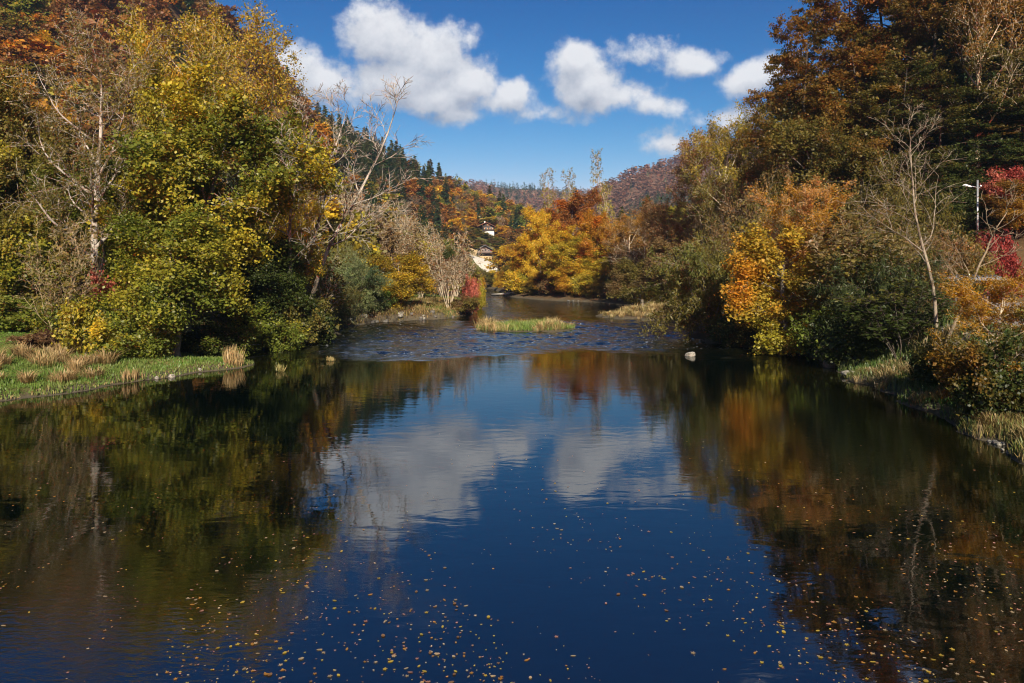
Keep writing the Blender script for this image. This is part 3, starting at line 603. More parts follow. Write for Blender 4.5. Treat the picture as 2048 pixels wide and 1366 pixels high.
T('shrub_a', 942, 112, 550, 26, (0.34, 0.07, 0.045), (0.55, 0.17, 0.11), B_GREY, 'bright red bush at the tip of the rocky point', name='bush')
T('shrub_b', 925, 107, 590, 66, BRN, OLV, B_DARK, 'dark brown bush overhanging the tip of the rocky point', name='bush')
T('shrub_c', 955, 125, 555, 30, YG, GLD, B_GREY, 'orange bush just behind the bright red bush', name='bush')
bt = T('thicket', 900, 106, 448, 90, BRN, TAN, B_PALE, 'pale bare multi-stemmed tree with an ivy ball at the tip of the point', name='bare_tree')
for i, (u, Y, v, w) in enumerate([(845, 120, 470, 70), (868, 128, 480, 60), (825, 135, 455, 70), (880, 140, 470, 60), (790, 150, 450, 60), (850, 150, 455, 70), (740, 140, 440, 60), (915, 150, 490, 60)]):
    T('thicket' if i % 2 else 'thicket_b', u, Y, v, w, BRN, TAN if i % 3 else YG, B_PALE, '@thicket', name='bare_tree', group='pale leafless trees behind the rocky point')
for i, (k, u, Y, v, w, a, b) in enumerate([('farbare_0', 690, 170, 372, 80, BRN, TAN), ('farbare_1', 740, 180, 385, 80, BRN, TAN), ('farbare_0', 780, 195, 400, 70, TAN, OLV), ('farbare_1', 640, 150, 370, 90, BRN, OLV), ('farbare_1', 815, 205, 420, 60, BRN, GLD), ('farbare_0', 715, 220, 372, 60, BRN, RUS), ('farbare_0', 850, 190, 440, 60, TAN, OLV)]):
    T(k, u, Y, v, w, a, b, B_PALE, '@bareslope', name='bare_tree', group='grey leafless trees at the foot of the left hill')
for (k, u, Y, v, w, a, b, lb) in [('willow_b', 690, 112, 470, 90, OLV, WIL, 'olive tree behind the grey-green willow bush'), ('far_0', 760, 165, 470, 70, OLV, GLD, 'olive gold tree among the pale bare stems'), ('far_0', 705, 135, 425, 90, OLV, YG, 'olive gold tree behind the round willow on the point'), ('far_1', 755, 145, 420, 80, BRN, OLV, 'brownish olive tree left of the pale bare stems'), ('far_2', 665, 125, 400, 90, (0.2, 0.17, 0.025), YEL, 'yellow-green tree between the leaning bare tree and the willow'), ('far_1', 640, 150, 430, 90, OLV, YG, 'olive green tree behind the leaning bare tree'),
        ('far_3', 935, 170, 520, 60, OLV, YG, 'green tree where the river bends behind the point'), ('far_1', 966, 300, 548, 46, GRN, OLV, 'dark green bush where the river disappears behind the trees'), ('far_0', 946, 296, 545, 40, OLV, GRN, 'small round green tree at the river bend'), ('far_1', 930, 250, 530, 50, OLV, BRN, 'brownish bush on the left shore near the river bend')]:
    T(k, u, Y, v, w, a, b, B_GREY, lb, name='broadleaf_tree')
# ------------------------------------------------------------------ right bank trees
for (k, u, Y, v, w, a, b, bk, lb) in [
  ('maple_b', 1054, 190, 470, 88, GLD, YEL, B_GREY, 'golden orange maple nearest the river bend on the right shore'),
  ('maple_a', 1085, 180, 412, 70, YEL, YEL, B_GREY, 'tall lemon yellow maple with a narrow crown on the right shore'),
  ('maple_b', 1152, 166, 452, 118, YG, YEL, B_GREY, 'broad bright yellow maple in the middle of the right shore'),
  ('maple_a', 1195, 162, 418, 80, GLD, ORG, B_GREY, 'orange-topped maple rising behind the broad yellow maple'),
  ('maple_a', 1140, 190, 385, 110, RUS, ORG, B_GREY, 'russet tree crown above the broad yellow maple'),
  ('maple_c', 1195, 158, 520, 90, YG, YEL, B_GREY, 'low green and yellow tree at the water right of the broad yellow maple'),
  ('maple_c', 1022, 205, 530, 44, OLV, GLD, B_GREY, 'small olive and gold tree at the very river bend'),
  ('maple_c', 1105, 172, 530, 70, GLD, BRN, B_GREY, 'low amber bush between two yellow maples at the water'),
  ('sparse_c', 1240, 146, 430, 90, BRN, GLD, B_PALE, 'thin brown tree with a few gold leaves beside the orange-topped maple'),
  ('sparse_a', 1262, 138, 420, 100, BRN, GLD, B_PALE, 'tall brownish half-bare tree right of the yellow maples'),
  ('bare_a', 1300, 132, 430, 100, BRN, BRN, B_PALE, 'bare pale tree with ivy-dark trunk before the brown trees'),
  ('sparse_c', 1335, 122, 395, 110, RUS, BRN, B_GREY, 'brown-leaved tree above the grass spit on the right'),
  ('sparse_a', 1400, 116, 255, 110, BRN, RUS, B_PALE, 'tall brown tree whose bare tips stand against the sky on the right'),
  ('sparse_a', 1455, 108, 222, 150, OLV, (0.36, 0.28, 0.03), B_PALE, 'tall thin yellow-green tree with bare twig tips against the white cloud'),
  ('sparse_b', 1492, 112, 205, 120, BRN, YG, B_GREY, 'thin half-bare tree reaching into the cloud left of the dark hill'),
  ('maple_c', 1285, 126, 520, 110, OLV, BRN, B_GREY, 'olive brown bushy tree behind the grass spit'),
  ('maple_c', 1345, 108, 480, 120, BRN, OLV, B_DARK, 'dull brown bushy tree left of the round willow'),
  ('willow_a', 1418, 70, 470, 200, OLV, (0.13, 0.14, 0.03), B_GREY, 'big round olive willow drooping to the river on the right'),
  ('willow_b', 1500, 80, 400, 180, OLV, BRN, B_GREY, 'brown-olive fine-twigged willow behind the round willow'),
  ('willow_b', 1660, 72, 370, 230, OLV, BRN, B_GREY, 'broad brown-olive willow behind the orange maple'),
  ('maple_c', 1572, 58.5, 458, 195, (0.38, 0.28, 0.03), (0.56, 0.24, 0.02), B_GREY, 'glowing orange maple leaning over the right water edge'),
  ('shrub_b', 1592, 57.2, 600, 140, YG, ORG, B_DARK, 'drooping orange branches touching the water below the glowing orange maple'),
  ('sparse_c', 1600, 62, 372, 150, PCH, GLD, B_PALE, 'pale peach-coloured thinly leaved tree above the orange maple'),
  ('maple_b', 1640, 88, 185, 210, OLV, DOR, B_GREY, 'large golden-brown rounded tree below the dark hillside'),
  ('maple_a', 1735, 82, 250, 150, DOL, DOR, B_GREY, 'olive-gold tree right of the large rounded brown tree'),
  ('willow_b', 1545, 96, 300, 170, OLV, BRN, B_GREY, 'brown bushy tree at the foot of the dark hill below the small spruce'),
  ('thicket_b', 1700, 53, 430, 190, OLV, BRN, B_YEL, 'tangled brown twiggy shrub right of the orange maple'),
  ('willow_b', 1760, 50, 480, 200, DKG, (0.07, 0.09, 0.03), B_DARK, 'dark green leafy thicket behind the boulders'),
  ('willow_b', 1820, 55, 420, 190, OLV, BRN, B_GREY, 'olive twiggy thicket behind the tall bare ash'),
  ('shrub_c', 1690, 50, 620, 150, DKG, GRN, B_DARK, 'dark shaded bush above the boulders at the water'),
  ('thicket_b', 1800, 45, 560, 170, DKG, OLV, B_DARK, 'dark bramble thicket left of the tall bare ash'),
  ('bare_a', 1862, 43.5, 178, 170, BRN, BRN, ((0.27, 0.22, 0.155), (0.10, 0.075, 0.045)), 'tall bare ash with pale forked stem on the right bank'),
  ('slim', 1890, 41, 340, 130, BRN, BRN, ((0.24, 0.18, 0.11), (0.13, 0.10, 0.06)), 'slim bare sapling leaning right before the shelter roof'),
  ('sparse_c', 2020, 31, 540, 210, OLV, GLD, B_PALE, 'half-green half-orange hazel hanging over the water at the right edge'),
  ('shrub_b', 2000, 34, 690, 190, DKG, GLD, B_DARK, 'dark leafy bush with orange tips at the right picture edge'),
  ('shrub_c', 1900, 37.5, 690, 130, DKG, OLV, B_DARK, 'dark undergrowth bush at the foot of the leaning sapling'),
  ('shrub_a', 1990, 73, 462, 84, RED, MAR, B_DARK, 'crimson bush spreading behind the shelter roof'),
  ('shrub_a', 2000, 84, 330, 90, RED, PNK, B_DARK, 'crimson bush higher up the slope beside the street lamp'),
  ('maple_c', 2035, 79, 362, 120, DOR, GLD, B_DARK, 'orange-gold bush at the right edge between two crimson bushes'),
  ('maple_c', 1900, 84, 350, 130, DKG, OLV, B_DARK, 'dark olive tree left of the street lamp'),
  ('willow_b', 1790, 74, 330, 170, OLV, DOL, B_DARK, 'olive brushy tree between the rounded brown tree and the bare ash'),
  ('shrub_c', 1905, 66, 480, 110, OLV, RUS, B_DARK, 'low reddish-olive scrub below the street lamp'),
  ('shrub_c', 1470, 64, 640, 90, DKG, OLV, B_DARK, 'dark low bush at the foot of the round willow')]:
    nm = {'willow_a': 'willow_tree', 'willow_b': 'willow_tree', 'shrub_a': 'bush', 'shrub_b': 'bush', 'shrub_c': 'bush', 'thicket_b': 'bush', 'bare_a': 'bare_tree', 'slim': 'bare_tree'}.get(k, 'maple_tree' if k.startswith('maple') else 'broadleaf_tree')
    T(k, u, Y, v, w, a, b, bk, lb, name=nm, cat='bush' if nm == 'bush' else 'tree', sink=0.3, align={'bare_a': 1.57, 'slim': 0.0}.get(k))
for (u, Y, v, lb) in [(1095, 215, 342, 'thin leafless poplar leftmost above the yellow maples'), (1146, 222, 335, 'thin leafless poplar between the other two above the yellow maples'), (1206, 205, 300, 'tallest thin poplar with a few green leaves against the far hill')]:
    T('poplar', u, Y, v, 50, YG, OLV, B_PALE, lb, name='poplar_tree')
SHORE = []
for i, (x, y) in enumerate([(-1.2, 190), (1.5, 181), (4.5, 172), (7.6, 165.5), (10.6, 160.5), (13.6, 157), (16.8, 154), (19.6, 150.5), (21.8, 144), (23.4, 138), (25.4, 131), (26.4, 124), (-4, 215), (-5, 240), (-9, 268), (-15, 290), (-22, 304), (-10, 300), (-4, 285), (0, 250)]):
    h = rg.uniform(3.5, 6.5); j = i % 4
    SHORE.append(tree(['maple_c', 'shrub_c', 'maple_c', 'shrub_a'][j], x + 1.9, y + 2.0, h, rg.uniform(5, 7.5), [GLD, YG, OLV, BRN][j], [YEL, YEL, GLD, OLV][j], B_GREY, '@shore', name='bush', cat='bush', group='bushes hanging over the far right shore', sink=.5))
T('shrub_b', 2000, 29.8, 665, 170, DKG, DOR, B_DARK, 'low leafy bush with green and orange leaves at the near right bank', name='bush', cat='bush')
# dark wooded slope on the right
RH = []
for (u, Y, v, w, k, a, b, lb) in [
  (1610, 100, 30, 190, 'beech_a', DOL, DOR, 'beech leaning out at the skyline edge of the dark right hill'), (1585, 112, 120, 150, 'beech_b', DOL, GLD, 'yellowish beech below the skyline edge of the dark right hill'),
  (1545, 122, 195, 60, 'spruce_b', SPG, SPG, 'small dark spruce at the skyline end of the right hill'), (1690, 104, -60, 200, 'beech_b', DOL, DOR, 'russet beech on the skyline next to the leaning beech'),
  (1770, 100, -90, 200, 'beech_c', DOR, RUS, 'rust-brown beech high on the dark right hill'), (1720, 92, 120, 190, 'beech_c', DOL, DOR, 'brown beech in the middle of the dark right slope'),
  (1800, 90, 110, 190, 'beech_a', DKG, DOL, 'dark olive beech right of the middle of the slope'), (1865, 96, -80, 190, 'beech_b', DOL, DOR, 'olive beech left of the pale trunk at the top right'),
  (1920, 95, -120, 150, 'spruce_b', SPG, SPG, 'tallest dark spruce at the top of the right hill'), (1965, 88, -140, 190, 'sparse_b', DOL, DOR, 'pale-trunked thin tree at the top right among the spruces'),
  (2020, 92, -60, 190, 'beech_b', DOL, DOR, 'brown beech at the top right picture corner'), (1880, 88, 180, 190, 'beech_b', DKG, DOL, 'dark beech behind the top of the tall bare ash'),
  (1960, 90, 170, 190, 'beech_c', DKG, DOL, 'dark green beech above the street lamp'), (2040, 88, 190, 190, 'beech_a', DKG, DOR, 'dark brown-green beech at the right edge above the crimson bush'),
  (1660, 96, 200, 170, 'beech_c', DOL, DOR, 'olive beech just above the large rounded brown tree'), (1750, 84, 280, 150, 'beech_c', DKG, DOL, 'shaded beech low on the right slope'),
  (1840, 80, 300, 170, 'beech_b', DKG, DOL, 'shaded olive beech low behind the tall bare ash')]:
    T(k, u, Y, v, w, a, b, B_DARK if k != 'sparse_b' else B_PALE, lb, name='spruce_tree' if 'spruce' in k else 'beech_tree', group='trees on the dark right hillside', sink=0.6)
for i in range(46):                                     # the ranks behind, up the slope
    X = rg.uniform(50, 125); Y = rg.uniform(92, 175)
    if U_(X, Y) > 2150 or U_(X, Y) < 1600: continue
    k = ['beech_a', 'beech_b', 'beech_c', 'beech_b'][i % 4]; RH.append((k, X, Y))
# ------------------------------------------------------------------ ordinal labels
_ones = 'first second third fourth fifth sixth seventh eighth ninth tenth eleventh twelfth thirteenth fourteenth fifteenth sixteenth seventeenth eighteenth nineteenth'.split()
_tens = {2: 'twenty', 3: 'thirty', 4: 'forty', 5: 'fifty', 6: 'sixty', 7: 'seventy', 8: 'eighty', 9: 'ninety'}
def ordinal(n):
    if n > 100: return 'hundred-and-' + ordinal(n - 100)
    if n == 100: return 'hundredth'
    if n < 20: return _ones[n - 1]
    t, o = divmod(n, 10); return (_tens[t] + '-' + _ones[o - 1]) if o else _tens[t][:-1] + 'ieth'
def number(objs, templ):
    objs = sorted(objs, key=lambda o: U_(o.location.x, o.location.y))
    for i, o in enumerate(objs): o['label'] = templ % ordinal(i + 1)
number([o for o in col.objects if o.get('label') == '@thicket'], 'pale leafless clump of stems behind the rocky point, %s from the left')
number(SHORE, 'low autumn bush hanging over the far right shore, %s from the left')
number([o for o in col.objects if o.get('label') == '@bareslope'], 'grey leafless tree at the foot of the left hill, %s from the left')
ic = PROTO['shrub_c']; iv = link('ivy_ball', ic['leaf'], bt); iv['leaf_a'] = (0.05, 0.07, 0.015); iv['leaf_b'] = (0.10, 0.10, 0.02)
iv.location = (0, 0, 6.2); iv.scale = (0.33, 0.33, 0.55); iv['label'] = 'dark green ivy ball high on the stems'

# ------------------------------------------------------------------ wooded slopes: countable trees first, the rest as one mass
W4, H4 = 512, 342
buf = np.zeros((H4, W4), bool)
def paint(u, v0, v1, w, conic, write=True):
    """share of the crown that is still uncovered, in photo pixels"""
    x0, x1 = int((u - w / 2) / 4), int((u + w / 2) / 4) + 1; y0, y1 = int(v0 / 4), int(v1 / 4) + 1
    x0, x1, y0, y1 = max(x0, 0), min(x1, W4), max(y0, 0), min(y1, H4)
    if x1 <= x0 or y1 <= y0: return 0
    yy, xx = np.mgrid[y0:y1, x0:x1]; ty = np.clip((yy * 4 + 2 - v0) / max(v1 - v0, 1), 0, 1)
    half = (w / 2) * (ty if conic else np.sqrt(np.clip(1 - (2 * ty - 0.9) ** 2, 0.05, 1)))
    m = np.abs(xx * 4 + 2 - u) <= np.maximum(half, 2); s = buf[y0:y1, x0:x1]; vis = (m & ~s).sum() * 16
    if write: s |= m
    return vis
near = [o for o in col.objects if o.get('category') in ('tree', 'bush')]
for o in near:
    k = [c for c in o.children if c.name.startswith('crown')]
    if not k or 'thicket' in k[0].data.name: continue
    X, Y, z = o.location; bb = np.array([c for c in k[0].bound_box]); h = bb[:, 2].max() * o.scale[2]; wd = np.ptp(bb[:, 0]) * o.scale[0]
    if o.get('group', '').startswith(('pale', 'grey')) or 'half-bare' in o['label'] or 'thin' in o['label'] or 'bare' in o['label']: continue
    paint(U_(X, Y), V_(z + h, Y), V_(z + 0.3 * h, Y), wd * F / Y * 0.75, False)
rs = np.random.default_rng(42)
cand = []
def zone_pts(x0, x1, y0, y1, st):
    gx_, gy_ = np.meshgrid(np.arange(x0, x1, st), np.arange(y0, y1, st)); p = np.stack([gx_.ravel(), gy_.ravel()], 1) + rs.uniform(-0.45, 0.45, (gx_.size, 2)) * st
    return p
pts = np.concatenate([zone_pts(-240, -30, 165, 480, 7.6), zone_pts(-130, 60, 480, 720, 8.5), zone_pts(-30, 40, 330, 480, 8.0), zone_pts(28, 190, 150, 420, 9.0)])
d = river_sd(pts[:, 0], pts[:, 1]); hz_ = hillz(pts[:, 0], pts[:, 1]); zz = zg(pts[:, 0], pts[:, 1]); uu = U_(pts[:, 0], pts[:, 1]); vv = V_(zz, pts[:, 1])
ok = (d > 10) & (uu > -60) & (uu < 2110) & (hz_ > 1.5) & (vv > -60)
ok &= ~((np.abs(pts[:, 0] + 16) < 16) & (np.abs(pts[:, 1] - 408) < 33))          # chalet gardens
ok &= ~((np.abs(pts[:, 0] + 19) < 15) & (np.abs(pts[:, 1] - 448) < 12))
ok &= ~((uu > 925) & (uu < 1002) & (pts[:, 1] < 445))
pts, zz, uu, vv, hz_ = pts[ok], zz[ok], uu[ok], vv[ok], hz_[ok]
nk = fbm(np.c_[pts * 0.022, np.zeros(len(pts))], 3, 8); nc = fbm(np.c_[pts * 0.03, np.ones(len(pts))], 3, 18)
order = np.argsort(pts[:, 1]); mass = []; indiv = []
COLS = {'orange': ((0.28, 0.13, 0.025), (0.42, 0.20, 0.022)), 'russet': ((0.18, 0.088, 0.028), (0.27, 0.135, 0.03)), 'golden': (GLD, YEL), 'olive': (OLV, YG), 'brown': (BRN, DOR), 'green': (GRN, YG)}
for i in order:
    X, Y = pts[i]; u, v = uu[i], vv[i]; left = X < 25 or Y > 440
    ps = 0.10 + 0.85 * math.exp(-((u - 760) / 170) ** 2) * (0.35 + 0.65 * sstep(480, 330, v)) if left else 0.1
    if v < 300 and u > 600 and left: ps = max(ps, 0.55)
    ps *= 0.45 + 1.1 * nk[i]; r = rs.uniform()
    if r < ps: kind = 'spruce'; H = rs.uniform(15, 24); w = H * 0.34
    elif rs.uniform() < (0.24 if v > 400 else 0.06): kind = 'bare'; H = rs.uniform(10, 15); w = H * 0.55
    else: kind = 'broad'; H = rs.uniform(10, 17); w = H * rs.uniform(0.62, 0.9)
    if kind != 'spruce' and abs(X + 16) < 34 and 435 < Y < 470: H *= 0.6
    v1 = V_(zz[i] + 0.12 * H, Y); v0 = V_(zz[i] + H, Y)
    if kind != 'bare': vis = paint(u, v0, v1, w * F / Y, kind == 'spruce')
    else: vis = paint(u, v0, v1, w * F / Y, False, False)
    q = nc[i] + rs.normal(0, 0.13)
    cn = 'russet' if q < 0.34 else 'orange' if q < 0.46 else 'brown' if q < 0.51 else 'golden' if q < 0.61 else 'olive' if q < 0.74 else 'green'
    if u < 560 and cn in ('golden', 'green') and rs.uniform() < 0.7: cn = 'russet' if rs.uniform() < 0.5 else 'brown'
    cand.append((vis, kind, X, Y, zz[i], H, w, cn, u, v0, left))
lim = {'spruce': 270, 'broad': 285, 'bare': 120}
cand.sort(key=lambda c: -c[0]); cnt = {'spruce': 0, 'broad': 0, 'bare': 0}
skyl = np.full(60, 2000.0)
for c in cand:
    if -50 < c[8] < 2100: b = int((c[8] + 60) // 37); skyl[b] = min(skyl[b], c[9])
for c in cand:
    vis, kind, X, Y, z, H, w, cn, u, v0, left = c
    if vis < 60: 
        if kind != 'bare': mass.append(c)
        continue
    if cnt[kind] >= lim[kind]: mass.append(c); continue
    cnt[kind] += 1; jit = rs.uniform(0.8, 1.2, 3)
    where = ('on the left hill skyline' if v0 < skyl[int((u + 60) // 37)] + 22 else 'on the upper left hill' if v0 < 300 else 'on the mid left hill' if v0 < 400 else 'low on the left hill') if left else 'behind the right shore trees'
    if kind == 'spruce': pk = 'farspruce_%d' % rs.integers(3); a, b, bk, ds, nm = tuple(np.array(SPG) * jit * rs.uniform(0.8, 1.5)), tuple(np.array(SPY) * jit), B_DARK, 'dark green spruce', 'spruce_tree'
    elif kind == 'bare': pk = 'farbare_%d' % rs.integers(2); a, b, bk, ds, nm = BRN, TAN, (B_PALE if rs.uniform() < .5 else B_GREY), 'grey leafless tree', 'bare_tree'
    else:
        a, b = COLS[cn]; a = tuple(np.array(a) * jit[0]); b = tuple(np.array(b) * jit[1]); pk = 'far_%d' % rs.integers(4); bk = B_GREY; ds = cn + ' broadleaf tree'; nm = 'broadleaf_tree'
    t = tree(pk, X, Y, H, w, a, b, bk, ds + ' ' + where, name=nm, group=('trees on the left hill' if left else 'trees behind the right shore'), z=z, sink=0.5); indiv.append(t)
by = {}
for t in indiv: by.setdefault(t['label'], []).append(t)
for lb, ts in by.items():
    if len(ts) > 1: number(ts, lb.replace('%', '') + ', %s from left')
number([t for t in (tree(k, X, Y, rg.uniform(19, 26), None, (DKG, DOL, DOL, DKG)[j % 4], (DOL, DOR, RUS, DOR)[j % 4], B_DARK, 'x x x x', name='spruce_tree' if 'spruce' in k else 'beech_tree', group='ranks of trees high on the dark right hillside', sink=0.6) for j, (k, X, Y) in enumerate(RH))], 'dark tree in the back ranks of the right hillside, %s from the left')
def mass_mesh(items, npick, grow, name, label):
    Vs, Cs = [], []
    for (kind, X, Y, z, H, w, ca, cb) in items:
        p = PROTO['farspruce_1' if kind == 'spruce' else 'far_1']; me = p['leaf']
        if 'np' not in p:
            co = np.zeros(len(me.vertices) * 3, np.float32); me.vertices.foreach_get('co', co); p['np'] = co.reshape(-1, 4, 3)
        q = p['np']; k = rs.choice(len(q), npick, replace=False); L = q[k]; ctr = L.mean(1, keepdims=True); L = ctr + (L - ctr) * grow
        a = rs.uniform(0, 6.28); c, s = math.cos(a), math.sin(a); L = L @ np.array([[c, s, 0], [-s, c, 0], [0, 0, 1]])
        L = L * np.array([w / p['W'], w / p['W'], H / p['H']]) + np.array([X, Y, z - 0.4]); Vs.append(L.reshape(-1, 3))
        f = rs.uniform(0, 1, (npick, 1)); Cs.append(np.repeat((np.array(ca) * (1 - f) + np.array(cb) * f) * rs.uniform(0.75, 1.25), 4, 0))
    V = np.concatenate(Vs); o = link(name, mesh(name, V, np.arange(len(V)).reshape(-1, 4), attrs={'col': np.concatenate(Cs)}, mat=M_COL)); o['kind'] = 'stuff'; o['label'] = label; o['category'] = 'forest'
    return o
mass_mesh([(c[1], c[2], c[3], c[4], c[5], c[6], *((SPG, SPY) if c[1] == 'spruce' else COLS[c[7]])) for c in mass if c[1] != 'bare'][:900], 150, 2.2, 'hillside_forest', 'dense autumn wood filling the valley slopes behind the nearer trees')

# ------------------------------------------------------------------ far hills
def far_hill(name, us, vs, Yr, depth, ux0, ux1, treeH, ntree, label, flabel, cols):
    us = np.array(us, float); top = CH + (HZ - np.array(vs, float)) * Yr / F - treeH
    def zf(x, y):
        u = U_(x, Yr); t = np.interp(u, us, top); s = np.clip((y - (Yr - depth)) / depth, 0, 1.25); prof = np.where(s < 1, s ** 0.85, 1 - (s - 1) * 1.2)
        return t * prof + (fbm(np.stack([x * 0.006, y * 0.006, x * 0], -1), 3, 77) - 0.5) * 45 * np.clip(s * 1.4, 0, 1) * np.clip(1.3 - s, 0, 1) - 2
    xa, xb = X_(ux0, Yr), X_(ux1, Yr)
    o = link(name, grid_mesh(name, np.linspace(xa, xb, 70), np.linspace(Yr - depth, Yr + depth * 0.25, 40), zf, {'gcol': lambda x, y, z: np.zeros(x.shape + (3,)) + np.array([0.14, 0.08, 0.05])}, ground.data.materials[0])); o['kind'] = 'structure'; o['label'] = label
    x = rs.uniform(xa, xb, ntree); y = Yr - depth * 0.85 + depth * 0.9 * rs.uniform(0, 1, ntree); z = zf(x, y); n = fbm(np.c_[x * 0.008, y * 0.008, x * 0], 3, 88) + rs.normal(0, 0.06, ntree)
    it = []
    for i in range(ntree):
        sp = n[i] > 0.60 or rs.uniform() < 0.08; H = treeH * rs.uniform(0.7, 1.15); k = cols[int(rs.integers(len(cols)))]
        it.append(('spruce' if sp else 'broad', x[i], y[i], z[i], H * (1.2 if sp else 1), H * (0.4 if sp else 0.85), *((SPG, SPY) if sp else k)))
    mass_mesh(it, 36, 3.3, name.replace('hill', 'forest'), flabel)
far_hill('far_hill', [800, 905, 960, 1020, 1100, 1180, 1300, 1500], [352, 356, 358, 364, 366, 372, 380, 380], 1900, 700, 780, 1500, 17, 2600, 'distant wooded ridge closing the valley', 'hazy purple-brown wood on the distant ridge', [((0.22, 0.11, 0.06), (0.26, 0.15, 0.08)), ((0.19, 0.12, 0.08), (0.24, 0.14, 0.09))])
far_hill('far_side_hill', [1100, 1180, 1220, 1270, 1345, 1450, 1600, 2100], [420, 378, 352, 328, 305, 268, 215, 160], 1350, 550, 1080, 1800, 16, 2600, 'wooded hill rising behind the right shore trees', 'red-brown beech wood on the hill behind the right shore', [((0.17, 0.085, 0.05), (0.21, 0.11, 0.06)), ((0.15, 0.09, 0.055), (0.20, 0.10, 0.06))])

# ------------------------------------------------------------------ chalets
def prism_gable(mb, hw, eave, peak, y0, y1, base=0.0):
    V = [(-hw, y0, base), (hw, y0, base), (hw, y0, eave), (0, y0, peak), (-hw, y0, eave), (-hw, y1, base), (hw, y1, base), (hw, y1, eave), (0, y1, peak), (-hw, y1, eave)]
    return mb.add(V, [(0, 1, 2, 4), (6, 5, 9, 7), (1, 6, 7, 2), (5, 0, 4, 9), (2, 7, 8, 3), (3, 8, 9, 4)], [(4, 2, 3), (7, 9, 8)])
def roof_slab(hw, eave, peak, y0, y1, th, side):
    s = side; V = []
    for y in (y0, y1):
        V += [(s * hw, y, eave), (0 if True else 0, y, peak), (0, y, peak + th), (s * hw, y, eave + th)]
    return MB().add(V, [(0, 1, 2, 3), (4, 7, 6, 5), (0, 4, 5, 1), (3, 2, 6, 7), (0, 3, 7, 4), (1, 5, 6, 2)])
def window(parent, x, z, w, h, y, shutters=True):
    f = link('window', MB().box(x - w / 2 - .08, x + w / 2 + .08, y - .05, y + .05, z - .08, z + h + .08).mesh('window', M_WHITE), parent)
    link('pane', MB().box(x - w / 2, x + w / 2, y - .075, y - .052, z, z + h).mesh('pane', M_GLASS), f)
    link('mullion', MB().box(x - .04, x + .04, y - .10, y - .077, z, z + h).mesh('mullion', M_WHITE), f)
    if shutters:
        for s in (-1, 1):
            xa = x + s * (w / 2 + .1 + w * .28); link('shutter', MB().box(xa - w * .27, xa + w * .27, y - .09, y - .03, z - .05, z + h + .05).mesh('shutter', M_SHUT), parent)
def chalet_upper():
    X, Y = X_(971.5, 450), 450; z0 = Z_(467.5, Y)
    t = thing('chalet', 'upper dark timber chalet with red-edged roof and pale shutters on the hillside', 'house', (X, Y, z0), 0.0)
    link('plinth', MB().box(-1.9, 5.0, 0.1, 8.5, -3.5, 1.5).mesh('plinth', M_WHITE), t)
    w = MB(); prism_gable(w, 3.5, 4.6, 6.55, 0, 8.4, 1.553); w.v[-1][:, 0] += 1.55; link('wall', w.mesh('wall', M_DARKWOOD), t)
    r = None
    for s in (-1, 1):
        m = roof_slab(5.6, 4.15, 6.9, -1.3, 9.2, 0.22, s); m.v[-1][:, 0] += 0.4
        o = link('roof', m.mesh('roof', M_ROOF), t); r = r or o
    link('chimney', MB().box(-1.1, -0.4, 3.2, 3.9, 6.0, 7.9).mesh('chimney', M_WHITE), r)
    for x in (-0.3 + .1, 3.1): window(t, x + .3, 2.6, 1.0, 1.0, -0.06)
    g = link('gable_window', MB().add([(0.5, -.06, 5.05), (2.5, -.06, 5.05), (2.1, -.06, 5.75), (1.5, -.06, 5.95), (0.9, -.06, 5.75), (0.5, .04, 5.05), (2.5, .04, 5.05), (2.1, .04, 5.75), (1.5, .04, 5.95), (0.9, .04, 5.75)],
        [(0, 1, 2, 4), (0, 5, 6, 1), (1, 6, 7, 2), (2, 7, 8, 3), (3, 8, 9, 4), (4, 9, 5, 0)], [(4, 2, 3)]).mesh('gable_window', M_SHUT), t)
    link('balcony', MB().box(-4.6, -1.98, 0.4, 6.0, 1.35, 1.5).box(-4.6, -4.5, 0.4, 6.0, 1.5, 2.5).box(-4.49, -1.98, 0.4, 0.48, 1.5, 2.5).mesh('balcony', M_DARKWOOD), t)
    for y in (0.5, 5.8): link('balcony_post', MB().box(-4.6, -4.42, y - .09, y + .09, 2.503, 4.35).mesh('balcony_post', M_DARKWOOD), t)
